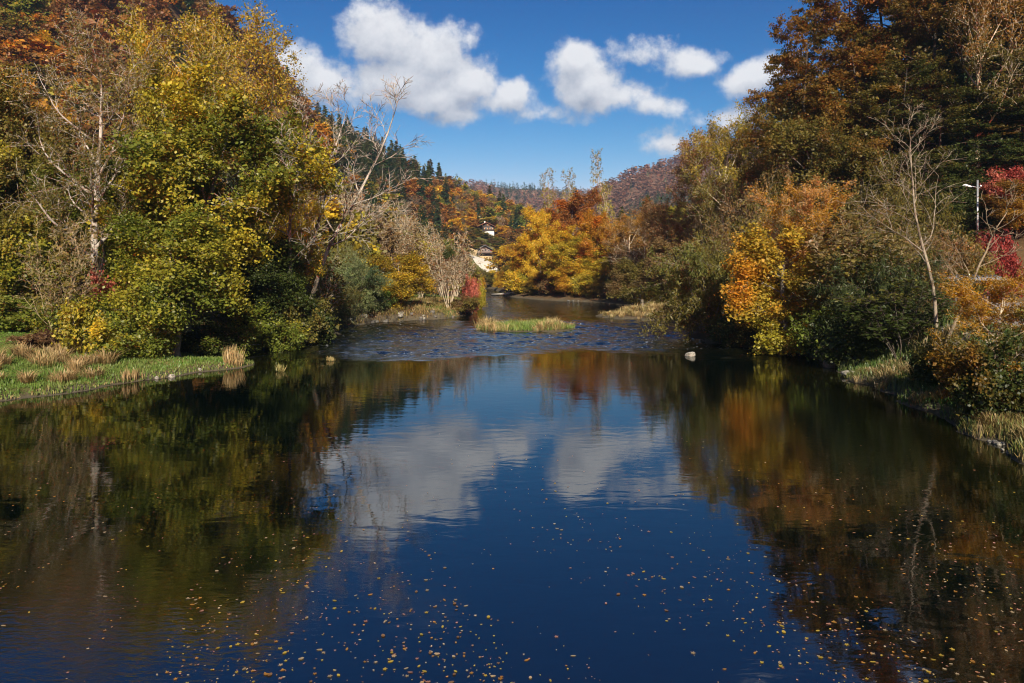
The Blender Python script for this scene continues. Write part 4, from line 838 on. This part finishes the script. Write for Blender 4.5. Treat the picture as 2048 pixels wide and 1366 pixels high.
def chalet_lower():
    X, Y = X_(970, 414), 414; z0 = Z_(516, Y)
    t = thing('chalet', 'lower weathered timber chalet with grey roof and long balcony above the white drive', 'house', (X, Y, z0), 0.0)
    link('plinth', MB().box(-4.0, 4.0, 0.3, 9, -4, 1.0).mesh('plinth', M_CUTBANK), t)
    link('lower_wall', MB().box(-3.9, 3.9, 0.8, 8.9, 1.003, 3.1).mesh('lower_wall', M_DARKWOOD), t)
    w = MB(); prism_gable(w, 3.75, 4.9, 7.0, 0.4, 9, 3.103); link('wall', w.mesh('wall', M_GREYWOOD), t)
    for s in (-1, 1): link('roof', roof_slab(4.45, 4.55, 7.15, -1.2, 9.6, 0.2, s).mesh('roof', M_ROOFG), t)
    link('balcony', MB().box(-4.1, 4.1, -1.1, 0.38, 2.75, 2.9).mesh('balcony', M_GREYWOOD), t)
    bo = [c for c in t.children][-1]
    pl = MB().box(-.21, .21, -0.04, 0.0, 0, 1.0).mesh('plank', M_GREYWOOD)
    for i in range(18): o = link('plank', pl, bo); o.location = (-3.87 + i * .455, -1.06, 2.92)
    for x in (-4.0, 0, 4.0): link('balcony_post', MB().box(x - .09, x + .09, -1.05, -.87, -1.0 if x else 2.9, 2.748 if x else 4.7).mesh('balcony_post', M_DARKWOOD), t)
    window(t, -1.9, 3.5, 2.2, 1.1, 0.34, False); window(t, 2.2, 3.5, 1.0, 1.1, 0.34, False)
    link('door', MB().box(-.1, .75, .30, .42, 3.11, 4.95).mesh('door', M_DARKWOOD), t)
    link('shutter', MB().box(3.0, 3.7, .28, .395, 3.4, 4.7).mesh('shutter', M_REDP), t)['label'] = 'red shutter'
    link('gable_window', MB().box(-.28, .28, .30, .42, 5.2, 6.3).mesh('gable_window', M_GLASS), t)
    link('beam', MB().box(-3.6, 3.6, .28, .397, 4.98, 5.13).mesh('beam', M_DARKWOOD), t)
    for x in (-2.4, 0.9, 2.6): link('lower_window', MB().box(x - .5, x + .5, .72, .82, 1.4, 2.5).mesh('lower_window', M_GLASS), t)
chalet_upper(); chalet_lower()
def small_house():
    Y = 345; X = X_(979, Y); z0 = zg1(X, Y) - .3
    t = thing('shed', 'small white shed with red roof half hidden below the white drive', 'shed', (X, Y, z0))
    w = MB(); prism_gable(w, 2.0, 2.4, 3.2, 0, 5); link('wall', w.mesh('wall', M_WHITE), t)
    for s in (-1, 1): link('roof', roof_slab(2.5, 2.25, 3.35, -.5, 5.5, .15, s).mesh('roof', M_ROOF), t)
    link('door', MB().box(-.5, .5, -.05, .05, 0, 1.9).mesh('door', M_DARKWOOD), t)
small_house()
def drape(name, poly_uv, n, m, off, matl, label):
    """sheet over the ground between two world polylines"""
    A = np.array(poly_uv[0], float); B = np.array(poly_uv[1], float); t = np.linspace(0, 1, n); i = t * (len(A) - 1)
    P = np.stack([np.interp(i, range(len(A)), A[:, 0]), np.interp(i, range(len(A)), A[:, 1])], -1); Q = np.stack([np.interp(i, range(len(B)), B[:, 0]), np.interp(i, range(len(B)), B[:, 1])], -1)
    s = np.linspace(0, 1, m)[None, :, None]; G = P[:, None] * (1 - s) + Q[:, None] * s; Z = zg(G[..., 0], G[..., 1]) + off
    V = np.concatenate([G, Z[..., None]], -1).reshape(-1, 3); k = np.arange(n - 1)[:, None] * m + np.arange(m - 1)[None]
    o = link(name, mesh(name, V, np.stack([k, k + 1, k + m + 1, k + m], -1).reshape(-1, 4), smooth=True, mat=matl)); o['kind'] = 'structure'; o['label'] = label; return o
drape('gravel_drive', ([(-24, 410), (-20, 396), (-14, 384), (-9, 376)], [(-16, 411), (-11, 402), (-7, 394), (-2, 388)]), 30, 14, .12, M_GRAVEL, 'white gravel drive below the lower chalet')
drape('earth_cutting', ([(-26, 413), (-24, 426)], [(-20.5, 411), (-19.5, 427)]), 12, 8, .12, M_CUTBANK, 'bare yellow earth cutting left of the lower chalet')
drape('gravel_yard', ([(-37, 398), (-34, 406)], [(-30, 396), (-27, 405)]), 10, 8, .12, M_GRAVEL, 'white gravel patch behind the bare trees')
sb = []
for i in range(120):
    X = rs.uniform(-42, 12); Y = rs.uniform(352, 446)
    if -25 < X < -4 and 365 < Y < 424 or 935 < U_(X, Y) < 992 and Y < 372: continue
    j = int(rs.integers(4)); sb.append(tree('far_%d' % rs.integers(4), X, Y, rs.uniform(2.2, 5.0), rs.uniform(4.5, 8), (OLV, GRN, BRN, OLV)[j], (YG, OLV, OLV, GLD)[j], B_GREY, 'x', name='bush', cat='bush', group='scrub on the slope between the chalets', sink=.3))
for i in range(34):
    X = rs.uniform(-30, 0); Y = rs.uniform(425, 444); j = i % 3; sb.append(tree('far_%d' % rs.integers(4), X, Y, rs.uniform(1.6, 3.2), rs.uniform(3.5, 6), (OLV, BRN, GRN)[j], (YG, OLV, OLV)[j], B_GREY, 'x', name='bush', cat='bush', group='scrub on the slope between the chalets', sink=.3))
for X, Y in ((-21, 446), (-17.5, 447), (-14.5, 446.5), (-11.5, 447), (-24, 445), (-8, 446)): sb.append(tree('far_1', X, Y, rs.uniform(2.0, 2.9), rs.uniform(4, 5.5), OLV, YG, B_GREY, 'x', name='bush', cat='bush', group='scrub on the slope between the chalets', sink=.3))
number(sb, 'olive scrub bush on the slope round the chalets, %s from left')
tt = thing('garden_tent', 'low white garden cover left of the upper chalet', 'tent', (X_(937, 450), 450, Z_(468.5, 450)))
link('canopy', MB().add([(-2.3, -1, .9), (2.3, -1, .5), (0.1, 0, 1.75), (-2.3, 1.6, .9), (2.3, 1.6, .5), (-2.3, -1, -1.5), (2.3, -1, -1.5), (-2.3, 1.6, -1.5), (2.3, 1.6, -1.5)], [(5, 6, 1, 0), (8, 7, 3, 4), (6, 8, 4, 1), (7, 5, 0, 3)], [(0, 1, 2), (1, 4, 2), (4, 3, 2), (3, 0, 2)]).mesh('canopy', M_WHITE), tt)

# ------------------------------------------------------------------ road, shelter, street lamp
def road():
    P = np.array(ROADP, float); t = np.linspace(0, len(P) - 1, 120); C = np.stack([np.interp(t, range(len(P)), P[:, 0]), np.interp(t, range(len(P)), P[:, 1])], -1)
    for _ in range(25): C[1:-1] = (C[:-2] + C[2:] + 2 * C[1:-1]) / 4
    T_ = unit(np.gradient(C, axis=0)); N = np.stack([-T_[:, 1], T_[:, 0]], -1); return C + N * 3.4, C - N * 3.4
ra, rb = road(); drape('road', (ra, rb), 120, 10, .05, M_ROAD, 'worn pale asphalt road behind the right bank')
def shelter():
    Y = 57; X = X_(1947, Y); z0 = zg1(X, Y)
    t = thing('shelter', 'roadside shelter with corrugated grey roof on thin posts', 'shelter', (X, Y, z0), R(-8))
    zt = Z_(563, Y) - z0; r = MB(); n = 26; xs = np.linspace(-2.05, 2.05, n)
    V = []; 
    for j, y in enumerate((-1.25, 1.35)):
        for i, x in enumerate(xs): V += [(x, y, zt + .10 + (.42 * (y + 1.25) / 2.6) + (.035 if i % 2 else 0)), (x, y, zt + .04 + (.42 * (y + 1.25) / 2.6) + (.035 if i % 2 else 0))]
    idx = lambda j, i, k: (j * n + i) * 2 + k
    q = []
    for i in range(n - 1): q += [(idx(0, i, 0), idx(0, i + 1, 0), idx(1, i + 1, 0), idx(1, i, 0)), (idx(0, i, 1), idx(1, i, 1), idx(1, i + 1, 1), idx(0, i + 1, 1)), (idx(0, i, 1), idx(0, i + 1, 1), idx(0, i + 1, 0), idx(0, i, 0)), (idx(1, i, 0), idx(1, i + 1, 0), idx(1, i + 1, 1), idx(1, i, 1))]
    q += [(idx(0, 0, 0), idx(1, 0, 0), idx(1, 0, 1), idx(0, 0, 1)), (idx(0, n - 1, 0), idx(0, n - 1, 1), idx(1, n - 1, 1), idx(1, n - 1, 0))]
    link('roof', MB().add(V, q).mesh('roof', M_ROOFG), t)
    for y, h in ((-1.0, zt), (1.1, zt + .36)):
        link('beam', MB().box(-1.95, 1.95, y - .06, y + .06, h - .12, h + .02).mesh('beam', M_METAL), t)
        for x in (-1.7, 1.7): link('post', MB().tube([(x, y, -.3), (x, y, h - .123)], .05).mesh('post', M_RUST if x > 0 else M_METAL), t)
    link('bench', MB().box(-1.5, 1.5, .5, .95, .42, .5).mesh('bench', M_GREYWOOD), t); link('back_panel', MB().box(-1.6, 1.6, 1.17, 1.2, .5, 1.3).mesh('back_panel', M_GREYWOOD), t)
def street_lamp():
    Y = 80; X = X_(1955, Y); z0 = zg1(X, Y); zt = Z_(360, Y) - z0
    t = thing('street_lamp', 'grey street lamp with white lamp head among the trees on the right', 'street lamp', (X, Y, z0 - .3))
    link('pole', MB().tube([(0, 0, 0), (0, 0, zt + .3)], [.13, .10], 10).mesh('pole', M_METAL, True), t)
    link('arm', MB().tube([(0, -.02, zt - .55), (-.35, -.02, zt - .42), (-.75, -.02, zt - .38)], .045, 8).mesh('arm', M_METAL, True), t)
    h = MB(); a = np.linspace(0, 2 * np.pi, 12, endpoint=False); V = []
    for s, zz_ in ((0.55, -.10), (1, -.06), (1, .02), (.7, .12), (.25, .17)): V += [(-1.15 + .52 * s * math.cos(x), -.02 + .17 * s * math.sin(x), zt - .36 + zz_ - .12 * math.cos(x) * .5) for x in a]
    q = [(k * 12 + i, k * 12 + (i + 1) % 12, k * 12 + 12 + (i + 1) % 12, k * 12 + 12 + i) for k in range(4) for i in range(12)]
    link('lamp_head', h.add(V, q, [(0, i + 1, i) for i in range(1, 11)] + [(48, 48 + i, 49 + i) for i in range(1, 11)]).mesh('lamp_head', M_LAMPW, True), t)
    link('bracket', MB().tube([(0, 0, zt - .75), (.3, -.02, zt - .42)], .03, 6).mesh('bracket', M_METAL, True), t)
    link('sensor', MB().box(.26, .40, -.08, .06, zt - .42, zt - .26).mesh('sensor', M_LAMPW), t)
shelter(); street_lamp()

# ------------------------------------------------------------------ rocks and wood
ROCKS = []
for s in range(5):
    n = 9; th = np.linspace(0, np.pi, 7); ph = np.linspace(0, 2 * np.pi, n, endpoint=False)
    V = np.array([(math.sin(a) * math.cos(b), math.sin(a) * math.sin(b), math.cos(a)) for a in th[1:-1] for b in ph] + [(0, 0, 1), (0, 0, -1)])
    V = np.sign(V) * np.abs(V) ** 0.8; V = V * (0.72 + 0.6 * fbm(V * 1.3 + s * 7.7, 3, s))[:, None] * np.array([1, 0.75, 0.6]); V += rs.normal(0, .03, V.shape)
    q = [(k * n + i, (k + 1) * n + i, (k + 1) * n + (i + 1) % n, k * n + (i + 1) % n) for k in range(4) for i in range(n)]
    t_ = [(45, i, (i + 1) % n) for i in range(n)] + [(46, 36 + (i + 1) % n, 36 + i) for i in range(n)]
    ROCKS.append((mesh('rock', V, q, t_, mat=M_ROCK), mesh('rock', V, q, t_, mat=M_WETROCK)))
def rock(X, Y, s, label, wet=False, group=None, z=None, flat=1.0):
    return thing('rock', label, 'rock', (X, Y, (max(zg1(X, Y), 0) if z is None else z) + .12 * s), group=group, me=ROCKS[int(rs.integers(5))][1 if wet else 0], rot=(rs.normal(0, .15), rs.normal(0, .15), rs.uniform(0, 6.28)), scale=(s, s, s * flat))
x, y = water_pt(1381, 712); rock(x, y, .42, 'single pale stone standing in calm water below the round willow', z=.02)
x, y = water_pt(1694, 752); rock(x + .2, y, .75, 'flat tan boulder at the right water edge', flat=.45, z=.05)
x, y = water_pt(1712, 740); rock(x + .3, y + .6, .9, 'larger grey boulder behind the flat tan boulder', wet=True, z=.25); x, y = water_pt(1672, 738); rock(x, y + 1, .6, 'small dark boulder left of the grey boulder', wet=True, z=.1)
x, y = water_pt(1655, 728); rock(x + .5, y + 1.2, .55, 'dark boulder under the orange maple branches', wet=True, z=.15)
rp = []
for i in range(34):
    k = rs.uniform(0, 1); j = int(k * 4); seg = np.array([(-18.6, 86), (-17.2, 92), (-14, 95.5), (-10.8, 97), (-7.5, 103), (-6.1, 110)]); f = k * 4.999; j = int(f); p = seg[j] * (1 - f + j) + seg[j + 1] * (f - j)
    dr = rs.uniform(-.1, 1.6); rp.append(rock(p[0] - dr * .5, p[1] + dr * .7, rs.uniform(.2, .5), 'x', wet=rs.uniform() < .75, group='rocks along the rocky point'))
number(rp, 'boulder on the water edge of the rocky point, %s from the left')
number([rock(*(np.array([(20.5, 146.5), (12, 157), (24.6, 128), (26, 116)])[int(rs.integers(4))] + rs.normal(0, 1.6, 2)), rs.uniform(.2, .4), 'x', wet=True, group='stones on the far right shore', z=.0) for i in range(12)], 'dark stone on the far right shore below the maples, %s from the left')
lb = []
for (u, v) in [(315, 758), (346, 755), (400, 743)]:
    x, y = water_pt(u, v); lb.append(rock(x - .1, y + .1, rs.uniform(.14, .24), 'x', group='stones on the left grass edge', z=.03))
number(lb, 'small pale stone at the edge of the left grass spit, %s from the left')
lb = []
for i in range(16):
    x, y = water_pt(rs.uniform(1955, 2045), 890); y = rs.uniform(24.8, 28.0); x = np.interp(y, [25, 29.5], [17.35, 18.4]) + rs.uniform(-.1, .35); lb.append(rock(x, y, rs.uniform(.07, .16), 'x', group='pebbles on the right bank', z=.03))
number(lb, 'white pebble at the right bank water edge, %s from the left')
def limb(name, label, pts, r0, r1, branches=(), cat='log', mt=M_DRIFT):
    b = np.array(pts, float); t = thing(name, label, cat, b[0]); n = len(b)
    link('stem', MB().tube(b - b[0], np.linspace(r0, r1, n), 8).mesh('stem', mt, True), t)
    for br in branches: link('branch', MB().tube(np.array(br, float) - b[0], np.linspace(r1 * .9, r1 * .3, len(br)), 5).mesh('branch', mt, True), t)
limb('driftwood_log', 'long bleached driftwood trunk lying at the river bend', [(-5.2, 193, .15), (-1.5, 190, .5), (3, 187, 1.0), (7, 183, 1.9)], .32, .2, [[(3, 187, 1.0), (4.5, 186, 2.2), (5, 185, 3)], [(-1.5, 190, .5), (-.5, 190.6, 1.4)]])
limb('fallen_branch', 'pale fallen branch on the dark left bank under the maple', [(-23.0, 58.5, .25), (-21.6, 59.2, .55), (-20.2, 60.6, .45)], .09, .04, [[(-21.6, 59.2, .55), (-21.1, 59.3, 1.2)]], 'branch')
limb('fallen_branch', 'thin pale stick lying at the water by the shaded bank', [(-20.9, 62.5, .1), (-19.6, 64.2, .28), (-18.7, 65.5, .2)], .06, .03, [], 'branch')
limb('driftwood_root', 'curved driftwood branch on the right grass spit', [(23.6, 104, .6), (22.6, 103.6, 1.5), (21.6, 103.4, 1.7), (20.8, 103.2, .9)], .14, .07, [[(22.6, 103.6, 1.5), (22.4, 103.2, 2.1)]], 'driftwood')
limb('driftwood_log', 'short pale log on the right grass spit', [(17.6, 98.2, .5), (19.2, 97.6, .55)], .14, .1, [], 'log')
limb('wooden_stake', 'thin wooden stake standing in the water by the right bank', [(18.55, 30.05, -.5), (18.5, 30.0, .1), (18.42, 30.02, .56)], .055, .045, [], 'stake')

# ------------------------------------------------------------------ grass and reeds
def blades(name, label, X, Y, h, c1, c2, w=.03, lean=.35, cat='grass', wet=False):
    Z = zg(X, Y); k = (Z > .015) | wet; X, Y, Z = X[k], Y[k], Z[k] - .02; N = len(X); h = h * rs.uniform(.5, 1.2, N) * np.clip(.35 + 1.3 * fbm(np.stack([X * .8, Y * .8, X * 0], -1), 2, 63), .4, 1.6); a = rs.uniform(0, 6.28, N); ln = rs.uniform(.1, 1, N) * lean * h
    B = np.stack([X, Y, Z], -1); D = np.stack([np.cos(a) * ln, np.sin(a) * ln, h], -1); S = np.stack([-np.sin(a + rs.normal(0, .6, N)), np.cos(a), np.zeros(N)], -1) * (w * rs.uniform(.7, 1.4, N))[:, None]
    M = B + D * np.array([.3, .3, .5]); V = np.stack([B, M + S, B + D, M - S], 1).reshape(-1, 3)
    f = np.clip(fbm(np.stack([X * .5, Y * .5, X * 0], -1), 2, 61)[:, None] * 1.5 - .25 + rs.normal(0, .22, (N, 1)), 0, 1); C = (c1 * (1 - f) + c2 * f) * rs.uniform(.75, 1.25, (N, 1))
    o = link(name, mesh(name, V, np.arange(N * 4).reshape(-1, 4), attrs={'col': np.repeat(C, 4, 0)}, mat=M_GRASS)); o['kind'] = 'stuff'; o['label'] = label; o['category'] = cat; return o
def tussocks(name, label, cx_, cy_, per, rad, h, c1, c2, w=.018, lean=.9, cat='reeds'):
    n = len(cx_); X = np.repeat(cx_, per); Y = np.repeat(cy_, per); hh = np.repeat(h * rs.uniform(.55, 1.25, n), per); rr = np.repeat(rad * rs.uniform(.6, 1.4, n), per); N = len(X)
    a = rs.uniform(0, 6.28, N); r = rr * np.sqrt(rs.uniform(0, 1, N)); bx = X + np.cos(a) * r; by = Y + np.sin(a) * r; Z = zg(bx, by); k = Z > -.02
    a = a + rs.normal(0, .5, N); hb = hh * rs.uniform(.45, 1.1, N); ln = lean * hb * rs.uniform(.15, 1, N) * (.4 + r / rr)
    B = np.stack([bx, by, Z - .03], -1)[k]; D = np.stack([np.cos(a) * ln, np.sin(a) * ln, hb], -1)[k]; S = np.stack([-np.sin(a), np.cos(a), a * 0], -1)[k] * (w * rs.uniform(.7, 1.4, N))[k][:, None]
    M = B + D * np.array([.32, .32, .58]); D[:, 2] *= rs.uniform(.72, 1.0, len(D)); V = np.stack([B, M + S, B + D, M - S], 1).reshape(-1, 3)
    f = np.clip(np.repeat(rs.uniform(0, 1, n), per)[k][:, None] + rs.normal(0, .25, (len(B), 1)), 0, 1); C = (c1 * (1 - f) + c2 * f) * rs.uniform(.7, 1.25, (len(B), 1))
    o = link(name, mesh(name, V, np.arange(len(B) * 4).reshape(-1, 4), attrs={'col': np.repeat(C, 4, 0)}, mat=M_GRASS)); o['kind'] = 'stuff'; o['label'] = label; o['category'] = cat; return o
def area(x0, x1, y0, y1, n, cond):
    X = rs.uniform(x0, x1, n * 3); Y = rs.uniform(y0, y1, n * 3); k = cond(X, Y, river_sd(X, Y)); return X[k][:n], Y[k][:n]
GG = np.array([0.10, 0.175, 0.028]); GD = np.array([0.055, 0.11, 0.022]); ST = np.array([0.46, 0.33, 0.15]); SB = np.array([0.30, 0.20, 0.09])
X, Y = area(-46, -17, 30, 58, 22000, lambda x, y, d: (d > -1) & (d < 9) & (y < 57.5)); blades('bank_grass', 'green grass covering the low spit on the left bank', X, Y, .24, GG, GG * .8 + ST * .2)
X, Y = area(-30, -17, 32, 53, 6000, lambda x, y, d: (d > -1) & (d < .8)); blades('bank_grass', 'straw-coloured grass fringe along the left water edge', X, Y, .20, ST * .8, GG)
cx = lambda x, y, s: fbm(np.stack([x * s, y * s, x * 0], -1), 2, 67)
X, Y = area(-46, -21, 34, 55, 48, lambda x, y, d: (d > 1.8) & (d < 9.5) & (U_(x, y) < 215)); tussocks('dry_reeds', 'tall bleached dry grass in tussocks at the left bank', X, Y, 170, .55, 1.05, ST * .9, SB)
X, Y = area(-21.2, -18.0, 47, 51.5, 900, lambda x, y, d: (d > .1) & (d < 1.3) & (np.hypot(x + 18.6, y - 49.6) < .75)); blades('dry_reeds', 'tuft of tall dry reed at the tip of the left spit', X, Y, .95, ST, ST * .8, .025, .4, 'reeds')
X, Y = area(-23.5, -20.5, 41, 46, 900, lambda x, y, d: (d > .0) & (d < 1.0) & (np.hypot(x + 21.8, y - 43.0) < .8)); blades('dry_reeds', 'tuft of brown dry reed half way along the left spit', X, Y, .8, SB, ST * .8, .025, .4, 'reeds')
X, Y = area(-52, -26, 40, 64, 18000, lambda x, y, d: (d > 8) & (y < 63)); blades('lawn', 'short bright green meadow grass at the left edge', X, Y, .13, GG, GG * np.array([1.1, 1.15, .8]), .03)
X, Y = area(-6, 10, 75, 90, 9000, lambda x, y, d: island_r(x, y) < .93); blades('island_grass', 'green grass on the small island in the river', X, Y, .6, GG * 1.3, GG * .9 + ST * .35, .022, .6)
X, Y = area(-6, 10, 74, 90, 70, lambda x, y, d: (island_r(x, y) < 1.0) & (island_r(x, y) > .7) | (island_r(x, y) < 1.0) & (x > 4.3)); tussocks('island_reeds', 'straw-coloured reeds round the rim of the small island', X, Y, 90, .5, 1.25, ST, ST * .8 + GG * .2, .02)
X, Y = area(10, 25, 86, 111, 120, lambda x, y, d: (d > -.6) & (d < 5)); tussocks('dry_reeds', 'straw-coloured reeds on the right grass spit upstream', X, Y, 90, .6, .85, ST, GG * .4 + ST * .6, .022)
X, Y = area(16, 29, 18, 60, 17000, lambda x, y, d: (d > -1) & (d < 6.5)); blades('bank_grass', 'mixed green and straw grass on the right bank', X, Y, .42, GD * 1.2, GD * .6 + SB * .4, .028, .6)
X, Y = area(16, 26, 20, 46, 80, lambda x, y, d: (d > -.3) & (d < 5) & (cx(x, y, .4) > .45)); tussocks('dry_reeds', 'tall dry tussock grass on the right bank', X, Y, 130, .5, .75, ST * .6, SB * .8 + GD * .2)
X, Y = area(17, 22, 22, 31, 5000, lambda x, y, d: (d > -1) & (d < 3.5)); blades('bank_grass', 'yellow-green grass at the near right corner of the bank', X, Y, .45, np.array([.2, .2, .04]), ST * .8, .02, .6)
X, Y = area(-24, -5, 84, 128, 9000, lambda x, y, d: (d > -1) & (d < 9)); blades('bank_grass', 'brownish and green tufts over the rocky point', X, Y, .5, np.array([.17, .15, .035]), SB, .045, .6)
X, Y = area(-40, -5, 100, 145, 6000, lambda x, y, d: (d > 6)); blades('lawn', 'short green meadow on the rocky point', X, Y, .16, GG * 1.1, GG, .05)
for (u, v, lb_) in [(662, 722, 'small grass tuft standing in the riffle'), (560, 743, 'tiny grass tuft in the calm water below the riffle'), (470, 728, 'small reed tuft just off the spit tip')]:
    x, y = water_pt(u, v); n = 90; o = blades('grass_tuft', lb_, x + rs.normal(0, .13, n), y + rs.normal(0, .13, n), .45, GG * .6 + ST * .5, ST, .02, .8, 'grass', True); o.location.z = -zg1(x, y); del o['kind']; o['category'] = 'grass tuft'
X, Y = area(16, 34, 48, 72, 5000, lambda x, y, d: (d > 1) & (d < 12)); blades('undergrowth', 'dark leafy undergrowth below the right bank trees', X, Y, .6, GD, np.array([.12, .08, .03]), .06, .8)
X, Y = area(-34, -17, 54, 90, 7000, lambda x, y, d: (d > .3) & (d < 12)); blades('undergrowth', 'dark undergrowth and fallen leaves below the left bank trees', X, Y, .35, np.array([.10, .055, .02]), GD, .06, .9)

# ------------------------------------------------------------------ fallen leaves on the water
LM = []
def leaf_poly(r, ang, curl):
    n = len(r); V = [(0, 0, .004)] + [(rr * math.cos(a), rr * math.sin(a), .002 + curl * rr * rr * (1 if i % 2 else .6)) for i, (rr, a) in enumerate(zip(r, ang))]
    return np.array(V), [(0, 1 + i, 1 + (i + 1) % n) for i in range(n)]
A10 = np.linspace(0, 2 * np.pi, 10, endpoint=False); A8 = np.linspace(0, 2 * np.pi, 8, endpoint=False)
for r, a, c in [([1, .5, .95, .45, .8, .35, .8, .45, .95, .5], A10, .10), ([1, .45, .9, .5, .7, .4, .75, .45, .95, .5], A10, .25), ([1, .62, .48, .6, .95, .6, .47, .63], A8, .12), ([1, .75, .62, .72, .9, .7, .6, .74], A8, .3), ([1, .5, .3, .48, .9, .5, .32, .5], A8, .05)]: LM.append(leaf_poly(r, a, c))
LME = [mesh('leaf', V, None, t_, mat=M_LEAF) for V, t_ in LM]
LCOL = {'yellow': (.62, .42, .07), 'orange': (.58, .27, .06), 'tan': (.55, .40, .24), 'brown': (.34, .18, .09), 'pinkish': (.50, .24, .17)}
n = 5200; v = 770 + 640 * rs.uniform(0, 1, n) ** .72; u = rs.uniform(-60, 2110, n); wY = CH * F / (v - HZ); wX = X_(u, wY)
k = (river_sd(wX, wY) < -.6) & (fbm(np.stack([wX * .55 + .12 * wY, wY * .10, u * 0], -1), 3, 91) + rs.normal(0, .10, n) > .515) & (rs.uniform(0, 1, n) < np.clip((v - 740) / 420, .05, 1)); wX, wY, v = wX[k], wY[k], v[k]
sz = np.minimum(np.exp(rs.normal(math.log(.025), .42, len(wX))), .05); o_ = np.argsort(-sz / wY); names = list(LCOL)
seen = o_[(wY[o_] > 11.3)]; big, rest = seen[:300], np.concatenate([seen[300:], o_[wY[o_] <= 11.3]])
for i in big:
    c = names[int(rs.choice(5, p=[.34, .22, .22, .12, .10]))]
    t = thing('floating_leaf', 'small fallen %s leaf floating on the dark calm river' % c, 'leaf', (wX[i], wY[i], .006), rs.uniform(0, 6.28), 'fallen %s leaves on the river' % c, LME[int(rs.integers(5))], (sz[i] * 1.15,) * 3)
    t['leaf_a'] = tuple(np.array(LCOL[c]) * rs.uniform(.7, 1.25)); t['leaf_b'] = t['leaf_a']
Vs, Ts, Cs, off = [], [], [], 0
for i in rest:
    V, t_ = LM[int(rs.integers(5))]; a = rs.uniform(0, 6.28); c, s = math.cos(a), math.sin(a)
    Vs.append((V @ np.array([[c, s, 0], [-s, c, 0], [0, 0, 1]])) * sz[i] + np.array([wX[i], wY[i], .006])); Ts += [[q + off for q in f] for f in t_]; off += len(V); Cs.append(np.tile(np.array(LCOL[names[int(rs.integers(5))]]) * rs.uniform(.6, 1.1), (len(V), 1)))
o = link('fallen_leaves', mesh('fallen_leaves', np.concatenate(Vs), None, Ts, attrs={'col': np.concatenate(Cs)}, mat=M_COL)); o['kind'] = 'stuff'; o['label'] = 'scattered tiny fallen leaves drifting on the calm water'; o['category'] = 'leaves'
#@@PART4
# ------------------------------------------------------------------ haze: the air of the valley
def haze():
    m, nt, out = mat('valley_air')
    v = nt.new('ShaderNodeVolumePrincipled'); v.inputs['Color'].default_value = (0.48, 0.72, 1.0, 1); v.inputs['Density'].default_value = 0.00013; v.inputs['Anisotropy'].default_value = 0.2
    nt.l.new(v.outputs[0], out.inputs['Volume'])
    top = max((o.matrix_world @ Vector(c)).z for o in col.objects if o.type == 'MESH' and o.name.startswith(('far_', 'ground')) for c in o.bound_box) + 30
    low = min(v_.co.z for v_ in ground.data.vertices) - 3
    o = link('haze', MB().box(-2700, 2700, -500, 4300, low, top).mesh('haze', m)); o['kind'] = 'stuff'; o['label'] = 'thin blue autumn haze filling the valley'; o['category'] = 'haze'
bpy.context.view_layer.update(); haze()
